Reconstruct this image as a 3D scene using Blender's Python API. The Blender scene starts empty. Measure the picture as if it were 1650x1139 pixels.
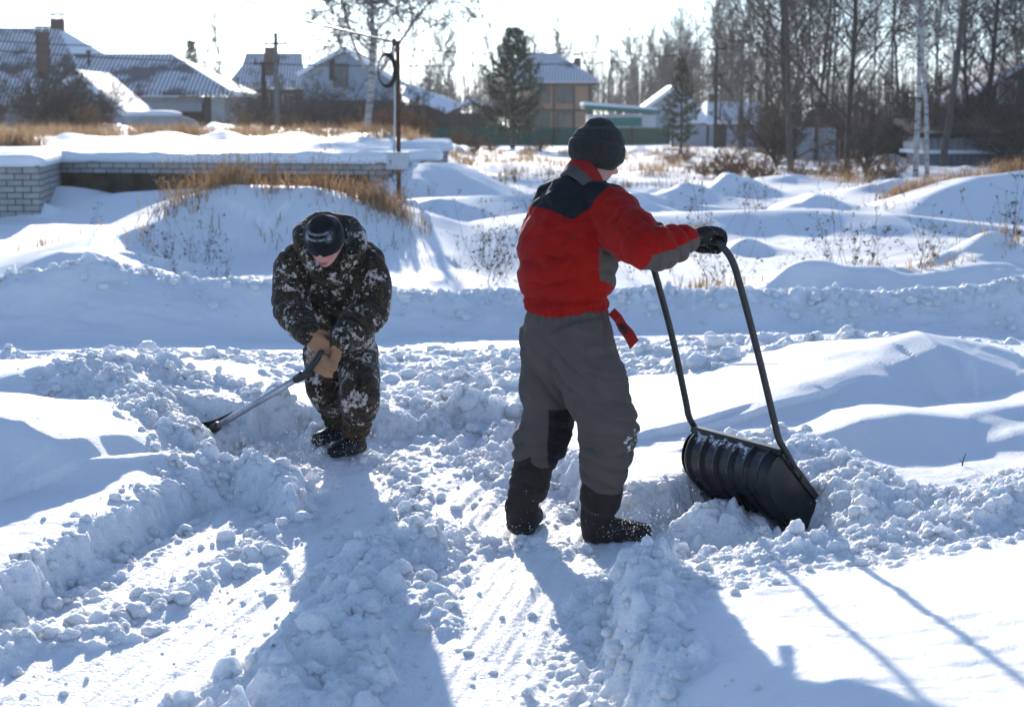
import bpy, bmesh, math, random
import numpy as np
from mathutils import Vector, Matrix, Quaternion
random.seed(7)
RN = np.random.default_rng(11)
sc = bpy.context.scene
COL = sc.collection
R = math.radians

# ------------------------------------------------------------------ camera geometry (used only to survey the place)
H = 1.72                       # eye height above the cleared snow
FPX = 2750.0                   # focal length in photo pixels
PITCH = math.atan(369.5 / FPX)
cP, sP = math.cos(PITCH), math.sin(PITCH)
def ray(u, v):
    x = (u - 825.0) / FPX; y = -(v - 569.5) / FPX
    return x, cP + sP * y, -sP + cP * y
def P(u, v, Y):
    """point seen at photo position (u, v) that stands Y metres ahead"""
    dx, dy, dz = ray(u, v); t = Y / dy
    return Vector((dx * t, Y, H + dz * t))
def G(u, v, z=0.0):
    dx, dy, dz = ray(u, v); t = (z - H) / dz
    return (dx * t, dy * t)

SUN_EL, SUN_AZ = R(14.0), R(-6.8)     # azimuth measured from +Y towards +X

# ------------------------------------------------------------------ scene graph helpers
def tag(o, label=None, cat=None, group=None, kind=None):
    if label: o['label'] = label
    if cat: o['category'] = cat
    if group: o['group'] = group
    if kind: o['kind'] = kind
    return o
def empty(name, loc, rz=0.0):
    o = bpy.data.objects.new(name, None); COL.objects.link(o)
    o.location = loc; o.rotation_euler = (0, 0, rz); o.empty_display_size = 0.2
    return o
def link(name, me, parent=None, loc=None):
    o = bpy.data.objects.new(name, me); COL.objects.link(o)
    if parent is not None:
        o.parent = parent
    if loc is not None: o.location = loc
    return o
def put(name, me, parent):
    """mesh given in world coordinates, hung under a parent Empty that only has a location"""
    o = link(name, me, parent)
    org = np.zeros(3); q = parent
    while q is not None:
        org = org + np.array(q.location); q = q.parent
    a = np.empty(len(me.vertices) * 3, np.float32); me.vertices.foreach_get('co', a)
    a = a.reshape(-1, 3) - org.astype(np.float32); me.vertices.foreach_set('co', a.ravel()); me.update()
    return o
def copy_tree(o, parent=None):
    c = o.copy(); COL.objects.link(c)
    if parent is not None: c.parent = parent
    for ch in list(o.children): copy_tree(ch, c)
    return c

def mesh_from(name, V, F, mat=None, smooth=True):
    """V (n,3) array, F (m,k) int array, or list of tuples"""
    me = bpy.data.meshes.new(name)
    V = np.asarray(V, np.float32)
    if isinstance(F, np.ndarray):
        k = F.shape[1]
        me.vertices.add(len(V)); me.vertices.foreach_set('co', V.ravel())
        me.loops.add(F.size); me.loops.foreach_set('vertex_index', F.astype(np.int32).ravel())
        me.polygons.add(len(F)); me.polygons.foreach_set('loop_start', np.arange(0, F.size, k, dtype=np.int32))
        me.update(calc_edges=True)
    else:
        me.from_pydata(V.tolist(), [], F)
    if smooth: me.polygons.foreach_set('use_smooth', np.ones(len(me.polygons), bool))
    if mat is not None: me.materials.append(mat)
    me.update()
    return me
def coords(me):
    a = np.empty(len(me.vertices) * 3, np.float32); me.vertices.foreach_get('co', a); return a.reshape(-1, 3).astype(np.float64)
def normals(me):
    a = np.empty(len(me.vertices) * 3, np.float32); me.vertices.foreach_get('normal', a); return a.reshape(-1, 3).astype(np.float64)
def set_coords(me, V):
    me.vertices.foreach_set('co', np.asarray(V, np.float32).ravel()); me.update()
def attr(me, name, vals):
    a = me.attributes.new(name, 'FLOAT', 'POINT'); a.data.foreach_set('value', np.asarray(vals, np.float32))

class MB:
    """collects simple solids in one mesh"""
    def __init__(s): s.V = []; s.F = []; s.n = 0
    def add(s, V, F):
        s.V.append(np.asarray(V, float)); s.F += [tuple(i + s.n for i in f) for f in F]; s.n += len(V); return s
    def box(s, c, size, M=None):
        x, y, z = [d / 2 for d in size]
        V = np.array([(-x,-y,-z),(x,-y,-z),(x,y,-z),(-x,y,-z),(-x,-y,z),(x,-y,z),(x,y,z),(-x,y,z)])
        if M is not None: V = V @ np.array(M.to_3x3()).T
        return s.add(V + np.array(c), [(0,3,2,1),(4,5,6,7),(0,1,5,4),(1,2,6,5),(2,3,7,6),(3,0,4,7)])
    def box2(s, lo, hi):
        return s.box([(a + b) / 2 for a, b in zip(lo, hi)], [b - a for a, b in zip(lo, hi)])
    def prism(s, poly, d):
        """closed polygon (list of 3d points) pushed along vector d"""
        n = len(poly); A = np.array(poly, float); B = A + np.array(d, float)
        F = [tuple(range(n))[::-1], tuple(range(n, 2 * n))] + [(i, (i + 1) % n, n + (i + 1) % n, n + i) for i in range(n)]
        return s.add(np.vstack([A, B]), F)
    def tube(s, pts, rad, sides=8, cap=True):
        V, F = tube(pts, rad, sides, cap); return s.add(V, F)
    def build(s, name, mat, parent=None, smooth=False, world=True):
        me = mesh_from(name, np.vstack(s.V), s.F, mat, smooth)
        bm = bmesh.new(); bm.from_mesh(me); bmesh.ops.recalc_face_normals(bm, faces=bm.faces[:]); bm.to_mesh(me); bm.free()
        if parent is None: return link(name, me)
        return put(name, me, parent) if world else link(name, me, parent)

def tube(pts, rad, sides=8, cap=True, ref=None, rad2=None):
    """tapered tube through pts; rad = radius list; rad2 = second radius (along ref x tangent)"""
    pts = [np.array(p, float) for p in pts]; n = len(pts)
    rad = [rad] * n if np.isscalar(rad) else list(rad)
    rad2 = rad if rad2 is None else ([rad2] * n if np.isscalar(rad2) else list(rad2))
    V = []; a0 = None if ref is None else np.array(ref, float)
    for i in range(n):
        t = pts[min(i + 1, n - 1)] - pts[max(i - 1, 0)]; t = t / (np.linalg.norm(t) + 1e-12)
        if a0 is None:
            a0 = np.array((1.0, 0, 0)) if abs(t[0]) < 0.8 else np.array((0, 1.0, 0))
        a = a0 - t * np.dot(a0, t); a /= (np.linalg.norm(a) + 1e-12); b = np.cross(t, a)
        if ref is None: a0 = a
        for k in range(sides):
            th = 2 * math.pi * k / sides
            V.append(pts[i] + a * (rad[i] * math.cos(th)) + b * (rad2[i] * math.sin(th)))
    F = []
    for i in range(n - 1):
        for k in range(sides):
            k2 = (k + 1) % sides
            F.append((i * sides + k, i * sides + k2, (i + 1) * sides + k2, (i + 1) * sides + k))
    if cap:
        F.append(tuple(range(sides))[::-1]); F.append(tuple((n - 1) * sides + k for k in range(sides)))
    return np.array(V), F

# ------------------------------------------------------------------ noise on numpy arrays
def _h(ix, iy, seed):
    n = (ix.astype(np.int64) * 374761393 + iy.astype(np.int64) * 668265263 + seed * 974634777) & 0xffffffff
    n = ((n ^ (n >> 13)) * 1274126177) & 0xffffffff
    n = ((n ^ (n >> 16)) * 2246822519) & 0xffffffff
    return ((n ^ (n >> 15)) & 0xffffff) / float(0x1000000)
def vnoise(x, y, seed=0):
    ix = np.floor(x); iy = np.floor(y); fx = x - ix; fy = y - iy
    fx = fx * fx * fx * (fx * (fx * 6 - 15) + 10); fy = fy * fy * fy * (fy * (fy * 6 - 15) + 10)
    a = _h(ix, iy, seed); b = _h(ix + 1, iy, seed); c = _h(ix, iy + 1, seed); d = _h(ix + 1, iy + 1, seed)
    return (a * (1 - fx) + b * fx) * (1 - fy) + (c * (1 - fx) + d * fx) * fy * 1.0
def fbm(x, y, oct=4, seed=0, gain=0.5):
    s = 0; a = 1.0; t = 0
    for o in range(oct):
        c, sn = math.cos(o * 1.1), math.sin(o * 1.1)
        s = s + a * (vnoise((c * x - sn * y) * 2 ** o + 13.7 * o, (sn * x + c * y) * 2 ** o - 7.3 * o, seed + o) * 2 - 1); t += a; a *= gain
    return s / t
def vnoise3(p, seed=0):
    """cheap 3-d noise out of three 2-d slices"""
    return (vnoise(p[:, 0] + 17.1 * seed, p[:, 1] + 0.37 * p[:, 2], seed) + vnoise(p[:, 1], p[:, 2] + 0.41 * p[:, 0], seed + 5) + vnoise(p[:, 2] - 3.3, p[:, 0] + 0.29 * p[:, 1], seed + 9)) / 1.5 - 1
def lumps(x, y, cell, seed, rmin=0.25, rmax=0.75, keep=1.0):
    """broken snow: union of half-buried irregular lumps, one per cell"""
    X = x / cell; Y = y / cell
    wx = fbm(X * 1.3, Y * 1.3, 3, seed + 31, .6); wy = fbm(X * 1.3 + 9, Y * 1.3 - 4, 3, seed + 41, .6)
    X = X + .55 * wx; Y = Y + .55 * wy
    ix = np.floor(X); iy = np.floor(Y); h = np.zeros_like(X)
    for dx in (-1, 0, 1):
        for dy in (-1, 0, 1):
            cx = ix + dx; cy = iy + dy
            r = rmin + (rmax - rmin) * _h(cx, cy, seed + 2) ** 1.6
            if keep < 1: r = np.where(_h(cx, cy, seed + 3) < keep, r, 0)
            px = X - cx - _h(cx, cy, seed); py = Y - cy - _h(cx, cy, seed + 1)
            th = _h(cx, cy, seed + 4) * 3.1416; c = np.cos(th); sn = np.sin(th)
            d2 = (px * c + py * sn) ** 2 + ((py * c - px * sn) * 1.45) ** 2
            q = np.maximum(1 - d2 / np.maximum(r * r, 1e-9), 0)
            h = np.maximum(h, r * (.35 + .65 * _h(cx, cy, seed + 5)) * np.minimum(q ** .6, .75 + .25 * q))
    return h * cell * (1 + .35 * wy)
def sstep(a, b, x):
    t = np.clip((x - a) / (b - a), 0, 1); return t * t * (3 - 2 * t)
def smax(a, b, k):
    h = np.clip(0.5 + 0.5 * (a - b) / k, 0, 1); return b * (1 - h) + a * h + k * h * (1 - h)

# ------------------------------------------------------------------ materials
class NT:
    def __init__(s, name):
        s.m = bpy.data.materials.new(name); s.m.use_nodes = True
        s.t = s.m.node_tree; s.N = s.t.nodes; s.L = s.t.links
        s.b = s.N['Principled BSDF']
    def n(s, typ, **kw):
        nd = s.N.new(typ)
        for k, v in kw.items():
            if k in nd.bl_rna.properties.keys(): setattr(nd, k, v)
            else: nd.inputs[k.replace('_', ' ')].default_value = v
        return nd
    def l(s, a, b): s.L.new(a, b)
    def coord(s, out='Object', scale=(1, 1, 1), rot=(0, 0, 0)):
        tc = s.n('ShaderNodeTexCoord'); mp = s.n('ShaderNodeMapping')
        mp.inputs['Scale'].default_value = scale; mp.inputs['Rotation'].default_value = rot
        s.l(tc.outputs[out], mp.inputs[0]); return mp.outputs[0]
    def noise(s, vec, scale, detail=4, rough=.55, dist=0.0):
        nd = s.n('ShaderNodeTexNoise'); nd.inputs['Scale'].default_value = scale; nd.inputs['Detail'].default_value = detail
        nd.inputs['Roughness'].default_value = rough; nd.inputs['Distortion'].default_value = dist
        s.l(vec, nd.inputs['Vector']); return nd.outputs['Fac']
    def ramp(s, fac, stops, interp='LINEAR'):
        nd = s.n('ShaderNodeValToRGB'); cr = nd.color_ramp; cr.interpolation = interp
        while len(cr.elements) < len(stops): cr.elements.new(0.5)
        for e, (p, c) in zip(cr.elements, stops):
            e.position = p; e.color = (c[0], c[1], c[2], 1) if not np.isscalar(c) else (c, c, c, 1)
        s.l(fac, nd.inputs[0]); return nd.outputs[0]
    def mix(s, fac, a, b):
        nd = s.n('ShaderNodeMix', data_type='RGBA')
        for i, v in ((0, fac), (6, a), (7, b)):
            if hasattr(v, 'is_linked'): s.l(v, nd.inputs[i])
            elif i == 0: nd.inputs[0].default_value = v
            else: nd.inputs[i].default_value = (*v, 1)
        return nd.outputs[2]
    def math(s, op, a, b=0.0, c=None):
        nd = s.n('ShaderNodeMath', operation=op)
        for i, v in enumerate((a, b) if c is None else (a, b, c)):
            if hasattr(v, 'is_linked'): s.l(v, nd.inputs[i])
            else: nd.inputs[i].default_value = v
        return nd.outputs[0]
    def attr(s, name):
        nd = s.n('ShaderNodeAttribute', attribute_name=name); return nd.outputs['Fac']
    def bump(s, h, strength=.3, dist=.01):
        nd = s.n('ShaderNodeBump'); nd.inputs['Strength'].default_value = strength; nd.inputs['Distance'].default_value = dist
        s.l(h, nd.inputs['Height']); s.l(nd.outputs[0], s.b.inputs['Normal']); return nd
    def done(s, color=None, rough=.8, spec=.3, metal=0.0):
        if color is not None:
            if hasattr(color, 'is_linked'): s.l(color, s.b.inputs['Base Color'])
            else: s.b.inputs['Base Color'].default_value = (*color, 1)
        if hasattr(rough, 'is_linked'): s.l(rough, s.b.inputs['Roughness'])
        else: s.b.inputs['Roughness'].default_value = rough
        s.b.inputs['Specular IOR Level'].default_value = spec; s.b.inputs['Metallic'].default_value = metal
        return s.m
def nmat(name, c1, c2, scale=5.0, rough=.85, bump=0.0, bscale=None, stretch=(1, 1, 1), spec=.25, metal=0.0):
    t = NT(name); v = t.coord(scale=stretch); f = t.noise(v, scale)
    col = t.ramp(f, [(.3, c1), (.7, c2)])
    if bump: t.bump(t.noise(v, bscale or scale * 4), bump, .01)
    return t.done(col, rough, spec, metal)

def snow_material(name, fine=True):
    t = NT(name); v = t.coord()
    f = t.noise(v, .8, 3)
    col = t.ramp(f, [(.3, (.90, .905, .915)), (.7, (.93, .93, .935))])
    a = t.noise(v, 55, 5, .65); b = t.noise(v, 260, 2, .6)
    h = t.math('ADD', a, t.math('MULTIPLY', b, .35))
    vo = t.n('ShaderNodeTexVoronoi', feature='F1'); vo.inputs['Scale'].default_value = 42
    v2 = t.n('ShaderNodeTexVoronoi', feature='F1'); v2.inputs['Scale'].default_value = 105
    dn = t.n('ShaderNodeTexNoise'); dn.inputs['Scale'].default_value = 30; dn.inputs['Detail'].default_value = 3; t.l(v, dn.inputs['Vector'])
    va = t.n('ShaderNodeVectorMath', operation='MULTIPLY_ADD'); t.l(dn.outputs['Color'], va.inputs[0]); va.inputs[1].default_value = (.035, .035, .035); t.l(v, va.inputs[2])
    t.l(va.outputs[0], vo.inputs['Vector']); t.l(va.outputs[0], v2.inputs['Vector'])
    rg = t.attr('rough') if fine else 1.0                       # broken snow is crumbly, undisturbed snow is not
    cl = t.math('ADD', t.math('MULTIPLY', t.math('POWER', vo.outputs['Distance'], 2.0), -1.7), t.math('MULTIPLY', t.math('POWER', v2.outputs['Distance'], 2.0), -.9))
    h = t.math('ADD', h, t.math('MULTIPLY', cl, rg))
    t.bump(h, .6, .013)
    t.b.inputs['Subsurface Weight'].default_value = .7; t.b.inputs['Subsurface Radius'].default_value = (.8, .95, 1.1)
    t.b.inputs['Subsurface Scale'].default_value = .05
    return t.done(col, .62, .35)
M = {}
M['snow'] = snow_material('snow_surface'); M['snow_rough'] = snow_material('broken_snow', False)
def snowy(name, c1, c2, scale, amount, rough=.7, stripes=None):
    """a surface with patches of snow lying on it"""
    t = NT(name); v = t.coord(); f = t.noise(v, scale, 5, .6)
    base = t.mix(t.noise(v, scale * 3, 3), c1, c2)
    k = t.ramp(f, [(amount - .04, 0.0), (amount + .04, 1.0)])
    if stripes:
        w = t.n('ShaderNodeTexWave', wave_type='BANDS', bands_direction='X'); w.inputs['Scale'].default_value = stripes; w.inputs['Distortion'].default_value = .2
        t.l(v, w.inputs[0]); k = t.math('MULTIPLY', k, t.ramp(w.outputs['Fac'], [(.25, .10), (.7, 1.0)]))
        t.bump(w.outputs['Fac'], .5, .04)
    return t.done(t.mix(k, base, (.85, .86, .88)), rough, .3)
# ================================================================== TERRAIN
def poly2(px, z):
    return np.array([G(u, v, z) for u, v in px])
def sdist(X, Y, poly):
    """signed distance to a closed polygon, + inside"""
    d = np.full(X.shape, 1e9); ins = np.zeros(X.shape, bool); n = len(poly)
    for i in range(n):
        ax, ay = poly[i]; bx, by = poly[(i + 1) % n]; ex, ey = bx - ax, by - ay
        t = np.clip(((X - ax) * ex + (Y - ay) * ey) / (ex * ex + ey * ey + 1e-12), 0, 1)
        d = np.minimum(d, (X - ax - t * ex) ** 2 + (Y - ay - t * ey) ** 2)
        if ay != by:
            c = ((ay > Y) != (by > Y)) & (X < (bx - ax) * (Y - ay) / (by - ay) + ax); ins ^= c
    d = np.sqrt(d); return np.where(ins, d, -d)
def pline(X, Y, pts):
    """distance to a polyline, signed (+ on the far side), and interpolated height"""
    best = np.full(X.shape, 1e9); zz = np.zeros(X.shape); sg = np.zeros(X.shape)
    for i in range(len(pts) - 1):
        ax, ay, az = pts[i]; bx, by, bz = pts[i + 1]; ex, ey = bx - ax, by - ay
        t = np.clip(((X - ax) * ex + (Y - ay) * ey) / (ex * ex + ey * ey + 1e-12), 0, 1)
        dx = X - ax - t * ex; dy = Y - ay - t * ey; d = dx * dx + dy * dy; m = d < best
        best = np.where(m, d, best); zz = np.where(m, az + t * (bz - az), zz)
        s = ex * dy - ey * dx; sg = np.where(m, s, sg)
    return np.sqrt(best), sg, zz
def near_box(X, Y, pts, pad):
    a = np.array(pts); return (X > a[:, 0].min() - pad) & (X < a[:, 0].max() + pad) & (Y > a[:, 1].min() - pad) & (Y < a[:, 1].max() + pad)
def dune(h, X, Y, pts, sf, sb, r=.25, k=.08, wob=.0, seed=1):
    """drift with a crest line (left to right): slope sf on the near side, sb on the far side"""
    a = np.array(pts); pad = (a[:, 2].max() + .8) / min(sf, sb) + 1
    m = near_box(X, Y, pts, pad)
    if not m.any(): return h
    x = X[m]; y = Y[m]
    if wob:
        x = x + wob * fbm(x / (wob * 6), y / (wob * 6), 2, seed); y = y + wob * fbm(x / (wob * 6) + 50, y / (wob * 6), 2, seed + 3)
    d, s, z = pline(x, y, pts)
    sl = np.where(s > 0, sb, sf)
    w = sstep(-r, r, np.where(s > 0, d, -d)); sl = sf * (1 - w) + sb * w
    f = z - sl * (np.sqrt(d * d + r * r) - r)
    h = h.copy(); h[m] = smax(h[m], f, k); return h
def heap(h, X, Y, pts, width, amp_l, cell, seed, sharp=1.0):
    """broken-up ridge of shovelled snow: pts (x, y, height above what is there)"""
    m = near_box(X, Y, pts, width * 2.2)
    if not m.any(): return h
    x = X[m]; y = Y[m]
    wx = x + .3 * width * fbm(x * 3, y * 3, 2, seed); wy = y + .3 * width * fbm(x * 3 + 40, y * 3, 2, seed + 1)
    d, s, z = pline(wx, wy, pts)
    p = np.clip(1 - (d / width), 0, 1) ** sharp
    e = z * .68 * (1 - (1 - p) ** 1.6) * (.75 + .7 * fbm(x * 5, y * 5, 3, seed + 5)) + .05 * width * fbm(x * 14, y * 14, 4, seed + 9) * p
    e = e + .95 * amp_l * sstep(0, .3, p) * (lumps(x, y, cell * 1.25, seed + 7, .2, .75, .65) / cell - .2 + .5 * lumps(x, y, cell * .5, seed + 8, .2, .7, .7) / cell + .5 * fbm(x * 11, y * 11, 4, seed + 6))
    h = h.copy(); h[m] = h[m] + np.maximum(e, 0); return h

ROAD = 0.0
YB = [-10, 9.3, 10.3, 11.3, 12.7, 13.35, 14.6, 15.2, 17.5, 20, 26, 40, 80, 900]
ZB = [.150, .150, .115, .09, .03, -.07, -.08, .0, .08, .12, .15, .28, .38, .45]

# the shovelled driveway: outline of the cut, surveyed on the top of the uncut snow
CUT_PX = [(-500, 1230), (-150, 985), (0, 905), (100, 852), (200, 800), (300, 744), (372, 727), (425, 742), (470, 765), (490, 735), (360, 722), (325, 700), (420, 660),
          (545, 655), (640, 650), (720, 640), (840, 640), (880, 690), (960, 748), (1010, 774), (1090, 762), (1150, 748), (1290, 765), (1340, 800), (1340, 850), (1230, 860),
          (1110, 872), (1010, 872), (1000, 960), (1035, 1050), (1060, 1139), (1120, 1400), (-500, 1500)]
CUT = poly2(CUT_PX, .2)
CHURN_PX = [(-700, 562), (2300, 545), (2300, 551), (1650, 553), (1450, 566), (1250, 618), (1130, 650), (1020, 634), (900, 655), (850, 690), (720, 690), (480, 655), (330, 612), (240, 604), (130, 578), (0, 577), (-700, 580)]
CHURN = poly2(CHURN_PX, .08)
DEB_PX = [(1080, 850), (1180, 835), (1290, 850), (1340, 800), (1420, 730), (1480, 780), (1560, 760), (1700, 740), (1700, 860), (1480, 905), (1360, 905), (1200, 955), (1060, 965), (1030, 900)]
DEB = poly2(DEB_PX, .2)
DEBL_PX = [(40, 640), (150, 606), (260, 612), (360, 640), (470, 690), (400, 712), (330, 706), (300, 735), (230, 700), (140, 660)]
DEBL = poly2(DEBL_PX, .25)
LANE = np.array(G(150, 1139, 0)) - np.array(G(600, 790, 0)); LANE = LANE / np.linalg.norm(LANE)
def W3(px):      # [(u, v, Y)] -> world points
    return [tuple(P(u, v, y)) for u, v, y in px]
def WG(px, z=0.0):   # [(u, v, height)] -> (x, y, height)
    return [(*G(u, v, z), hh) for u, v, hh in px]
DUNES = [ # far to near: crest points, near slope, far slope, rounding, blend
    (W3([(1440, 362, 26), (1500, 318, 27.5), (1590, 285, 28.5), (1700, 268, 29), (1950, 262, 29.5)]), .6, .25, .25, .15, .3),
    (W3([(1020, 350, 24), (1120, 342, 25), (1220, 338, 25.5), (1330, 337, 25.5), (1430, 346, 25)]), .34, .10, .3, .1, .2),
    (W3([(690, 402, 20.5), (760, 374, 22), (850, 346, 23.5), (940, 337, 24.5), (1010, 345, 25)]), .22, .2, .3, .1, .25),
    (W3([(655, 285, 29.8), (690, 262, 31.0), (716, 262, 33.0)]), .5, .6, .4, .15, .1),
    (W3([(715, 318, 27), (790, 315, 28.5), (880, 312, 29), (960, 318, 29)]), .33, .1, .3, .1, .2),
    # spoil heap with grass on it
    (W3([(150, 408, 18.6), (215, 378, 19.6), (290, 342, 20.8), (350, 312, 21.5), (400, 297, 21.8), (470, 299, 22), (545, 301, 22), (595, 322, 21.5), (640, 352, 21), (690, 380, 20.5), (740, 408, 19.6)]), .47, .35, .35, .15, .5),
    (W3([(-40, 470, 16.9), (60, 425, 17.6), (110, 404, 18), (150, 403, 18.1)]), .4, .2, .2, .1, .2),
    # drift under the brick wall
    (W3([(62, 318, 28.3), (75, 330, 28.4)]), .9, .7, .12, .1, .05),
    (W3([(95, 300, 30.6), (130, 318, 30), (200, 309, 30.2), (300, 304, 30.4), (420, 300, 30.2)]), .16, .3, .5, .15, .3),
    # ploughed bank on the far side of the road
    (W3([(-700, 452, 15.3), (-200, 448, 15.3), (-40, 447, 15.2), (60, 432, 15.1), (140, 414, 15.1), (230, 424, 15.1), (330, 446, 15.1), (440, 455, 15.1), (620, 462, 15.1), (830, 466, 15.15), (1060, 463, 15.2), (1300, 458, 15.3), (1500, 455, 15.3), (1660, 446, 15.3), (1900, 440, 15.4), (2500, 440, 15.5)]), .66, .5, .16, .06, .12),
    # smooth mounds on this side
    (W3([(-140, 614, 9.2), (-20, 602, 9.3), (50, 590, 9.4), (112, 583, 9.45), (165, 592, 9.45), (240, 622, 9.25)]), .42, .12, .16, .05, .06),
    (W3([(-320, 640, 7.5), (-120, 642, 7.6), (-20, 654, 7.6), (50, 672, 7.55), (110, 706, 7.5), (150, 738, 7.45), (185, 775, 7.35)]), .44, .16, .16, .05, .06),
    (W3([(1215, 648, 9.4), (1290, 612, 9.6), (1390, 570, 9.75), (1450, 547, 9.8), (1500, 534, 9.8), (1555, 548, 9.8), (1620, 572, 9.75), (1700, 600, 9.7), (1900, 625, 9.7)]), .34, .2, .11, .06, .1),
    (W3([(1430, 612, 9.3), (1470, 585, 9.4), (1520, 560, 9.5), (1570, 572, 9.45), (1640, 598, 9.35), (1780, 630, 9.3)]), .42, .12, .16, .10, .04),
    (W3([(1225, 655, 8.95), (1300, 616, 9.2), (1370, 592, 9.4), (1420, 578, 9.6)]), .42, .10, .14, .10, .04),
    (W3([(1320, 698, 8.3), (1400, 672, 8.35), (1460, 662, 8.4), (1540, 670, 8.4), (1610, 656, 8.5), (1720, 640, 8.6)]), .46, .12, .10, .05, .05),
    (W3([(1560, 706, 8.2), (1620, 690, 8.2), (1700, 684, 8.2), (1800, 684, 8.2)]), .44, .1, .16, .05, .05),
    # near right corner
    (W3([(1330, 1165, 4.15), (1400, 1140, 4.2), (1460, 1118, 4.28), (1510, 1108, 4.32), (1560, 1104, 4.36), (1610, 1080, 4.42), (1660, 1046, 4.5), (1760, 1000, 4.6), (1900, 960, 4.7)]), .42, .16, .1, .03, .04),
    (W3([(1480, 900, 6.3), (1560, 858, 6.5), (1640, 822, 6.7), (1760, 790, 6.9)]), .30, .2, .22, .04, .05),
    (W3([(1500, 800, 7.3), (1570, 775, 7.45), (1640, 758, 7.5), (1760, 740, 7.6)]), .3, .2, .2, .05, .05),
]
HEAPS = [ # broken ridges: (u, v, height), half width, lump height, lump size
    (WG([(478, 838, .05), (430, 872, .06), (385, 905, .05), (340, 930, .055), (270, 962, .07), (215, 985, .05), (165, 1003, .03)]), .13, .05, .055, 3, 1),
    (WG([(225, 1015, .03), (150, 1035, .06), (60, 1045, .05)]), .14, .04, .05, 4, 1),
    (WG([(30, 1010, .1), (-30, 1060, .12)]), .2, .05, .08, 5, 1),
    (WG([(690, 862, .05), (650, 884, .10), (610, 905, .12), (575, 935, .12), (545, 965, .15), (560, 1010, .15), (535, 1070, .16), (500, 1120, .15), (450, 1190, .12)]), .24, .09, .085, 6, .9),
    (WG([(500, 1080, .07), (430, 1110, .10), (370, 1130, .09), (320, 1160, .08)]), .2, .08, .075, 7, .9),
    (WG([(610, 905, .05), (640, 925, .13), (680, 965, .09), (700, 1010, .04)]), .15, .03, .05, 8, .9),
    (WG([(640, 880, .08), (690, 895, .10), (730, 930, .04)]), .13, .03, .05, 9, .9),
    (WG([(1000, 945, .06), (1008, 965, .14), (990, 985, .11), (1010, 1030, .10), (1000, 1070, .12), (1030, 1110, .12), (1050, 1180, .12)]), .19, .08, .075, 10, .8),
    (WG([(700, 900, .04), (760, 880, .05), (830, 880, .05), (905, 892, .05)]), .13, .03, .04, 11, .9),
    (WG([(1085, 890, .10), (1130, 868, .17), (1180, 850, .16), (1215, 885, .12), (1260, 925, .08), (1310, 950, .05)]), .22, .06, .06, 12, .9),
    (WG([(1200, 905, .08), (1240, 900, .1), (1290, 925, .06)]), .16, .06, .05, 13, .9),
    (WG([(1390, 862, .03), (1470, 880, .05), (1560, 838, .07), (1660, 800, .07)], .15), .16, .06, .06, 14, .9),
    (WG([(440, 800, .08), (380, 790, .11), (330, 770, .10), (410, 765, .10)], .0), .17, .07, .065, 15, .9),
    (WG([(470, 758, .09), (400, 745, .10), (520, 770, .05)], .0), .12, .06, .05, 16, .9),
    (WG([(310, 700, .10), (240, 665, .13), (160, 645, .10), (90, 650, .05)], .2), .2, .06, .06, 17, .9),
    (WG([(330, 640, .10), (250, 625, .10), (170, 625, .06)], .2), .18, .07, .06, 18, .9),
    (WG([(560, 690, .05), (470, 676, .09), (380, 652, .10), (330, 640, .06)], .15), .14, .05, .06, 19, .9),
    (WG([(1160, 700, .05), (1240, 705, .14), (1310, 735, .20), (1370, 780, .15), (1400, 815, .05)], .2), .25, .07, .07, 20, .8),
    (WG([(1400, 800, .05), (1470, 775, .08), (1530, 790, .04)], .2), .17, .05, .05, 21, .9),
    (WG([(700, 600, .05), (740, 620, .02), (790, 610, .02), (840, 620, .02)], .1), .25, .12, .13, 22, .9),
    (WG([(640, 640, .05), (720, 665, .02), (790, 690, .03), (830, 720, .03)], .05), .22, .10, .10, 23, .9),
    (WG([(250, 585, .05), (300, 590, .10), (360, 600, .06)], .1), .22, .1, .11, 24, .9),
    (WG([(-60, 585, .05), (10, 583, .12), (60, 590, .03)], .1), .2, .08, .1, 25, .9),
    (WG([(760, 690, .05), (800, 760, .07), (850, 790, .03)], .0), .2, .06, .07, 26, .9),
    (WG([(615, 745, .03), (660, 800, .05), (640, 850, .04)], .0), .12, .04, .04, 27, .9),
]
RB = np.random.default_rng(5)
BUMPS = []
for _ in range(60):                      # tussocks under the snow out on the field
    y = 18 * math.exp(RB.random() * 1.7); x = (RB.random() * 1.1 - .42) * .68 * y
    if x < -.035 * y and 20 < y < 60: continue
    if y < 24 or (x > 0 and y < 33): continue
    r = (.25 + .5 * RB.random()) * (1 + y / 60); BUMPS.append((x, y, r, r * (.14 + .2 * RB.random() ** 2)))
for u, v, y, r, hh in [(1310, 328, 28, .8, .35), (1295, 445, 16.9, .42, .22), (1440, 445, 17, .8, .22), (1590, 425, 18, .7, .3), (1650, 440, 17, .8, .3), (1200, 380, 21.5, .4, .14), (1340, 322, 29, .8, .16),
                       (355, 222, 52, .7, .28), (265, 222, 53, 1.0, .2), (470, 220, 54, .8, .2), (120, 220, 50, .9, .22), (590, 222, 50, .5, .15), (1010, 315, 28, .9, .3), (975, 330, 26, .5, .2), (1100, 300, 33, 1.0, .3), (1200, 290, 36, 1.0, .22), (765, 290, 37, .7, .3)]:
    BUMPS.append((P(u, v, y).x, y, r, hh))
PLAT = np.array([(P(-900, 260, 27.9).x, 27.9), (P(62, 262, 27.9).x, 27.9), (P(97, 262, 31.4).x, 31.4), (P(625, 262, 30.0).x, 30.0), (P(668, 262, 31.6).x, 31.6), (P(690, 255, 36).x, 36), (P(712, 250, 42).x, 42), (P(705, 240, 48).x, 48), (-9, 60), (-70, 60)])
PLAT_Z = 1.2

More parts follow.
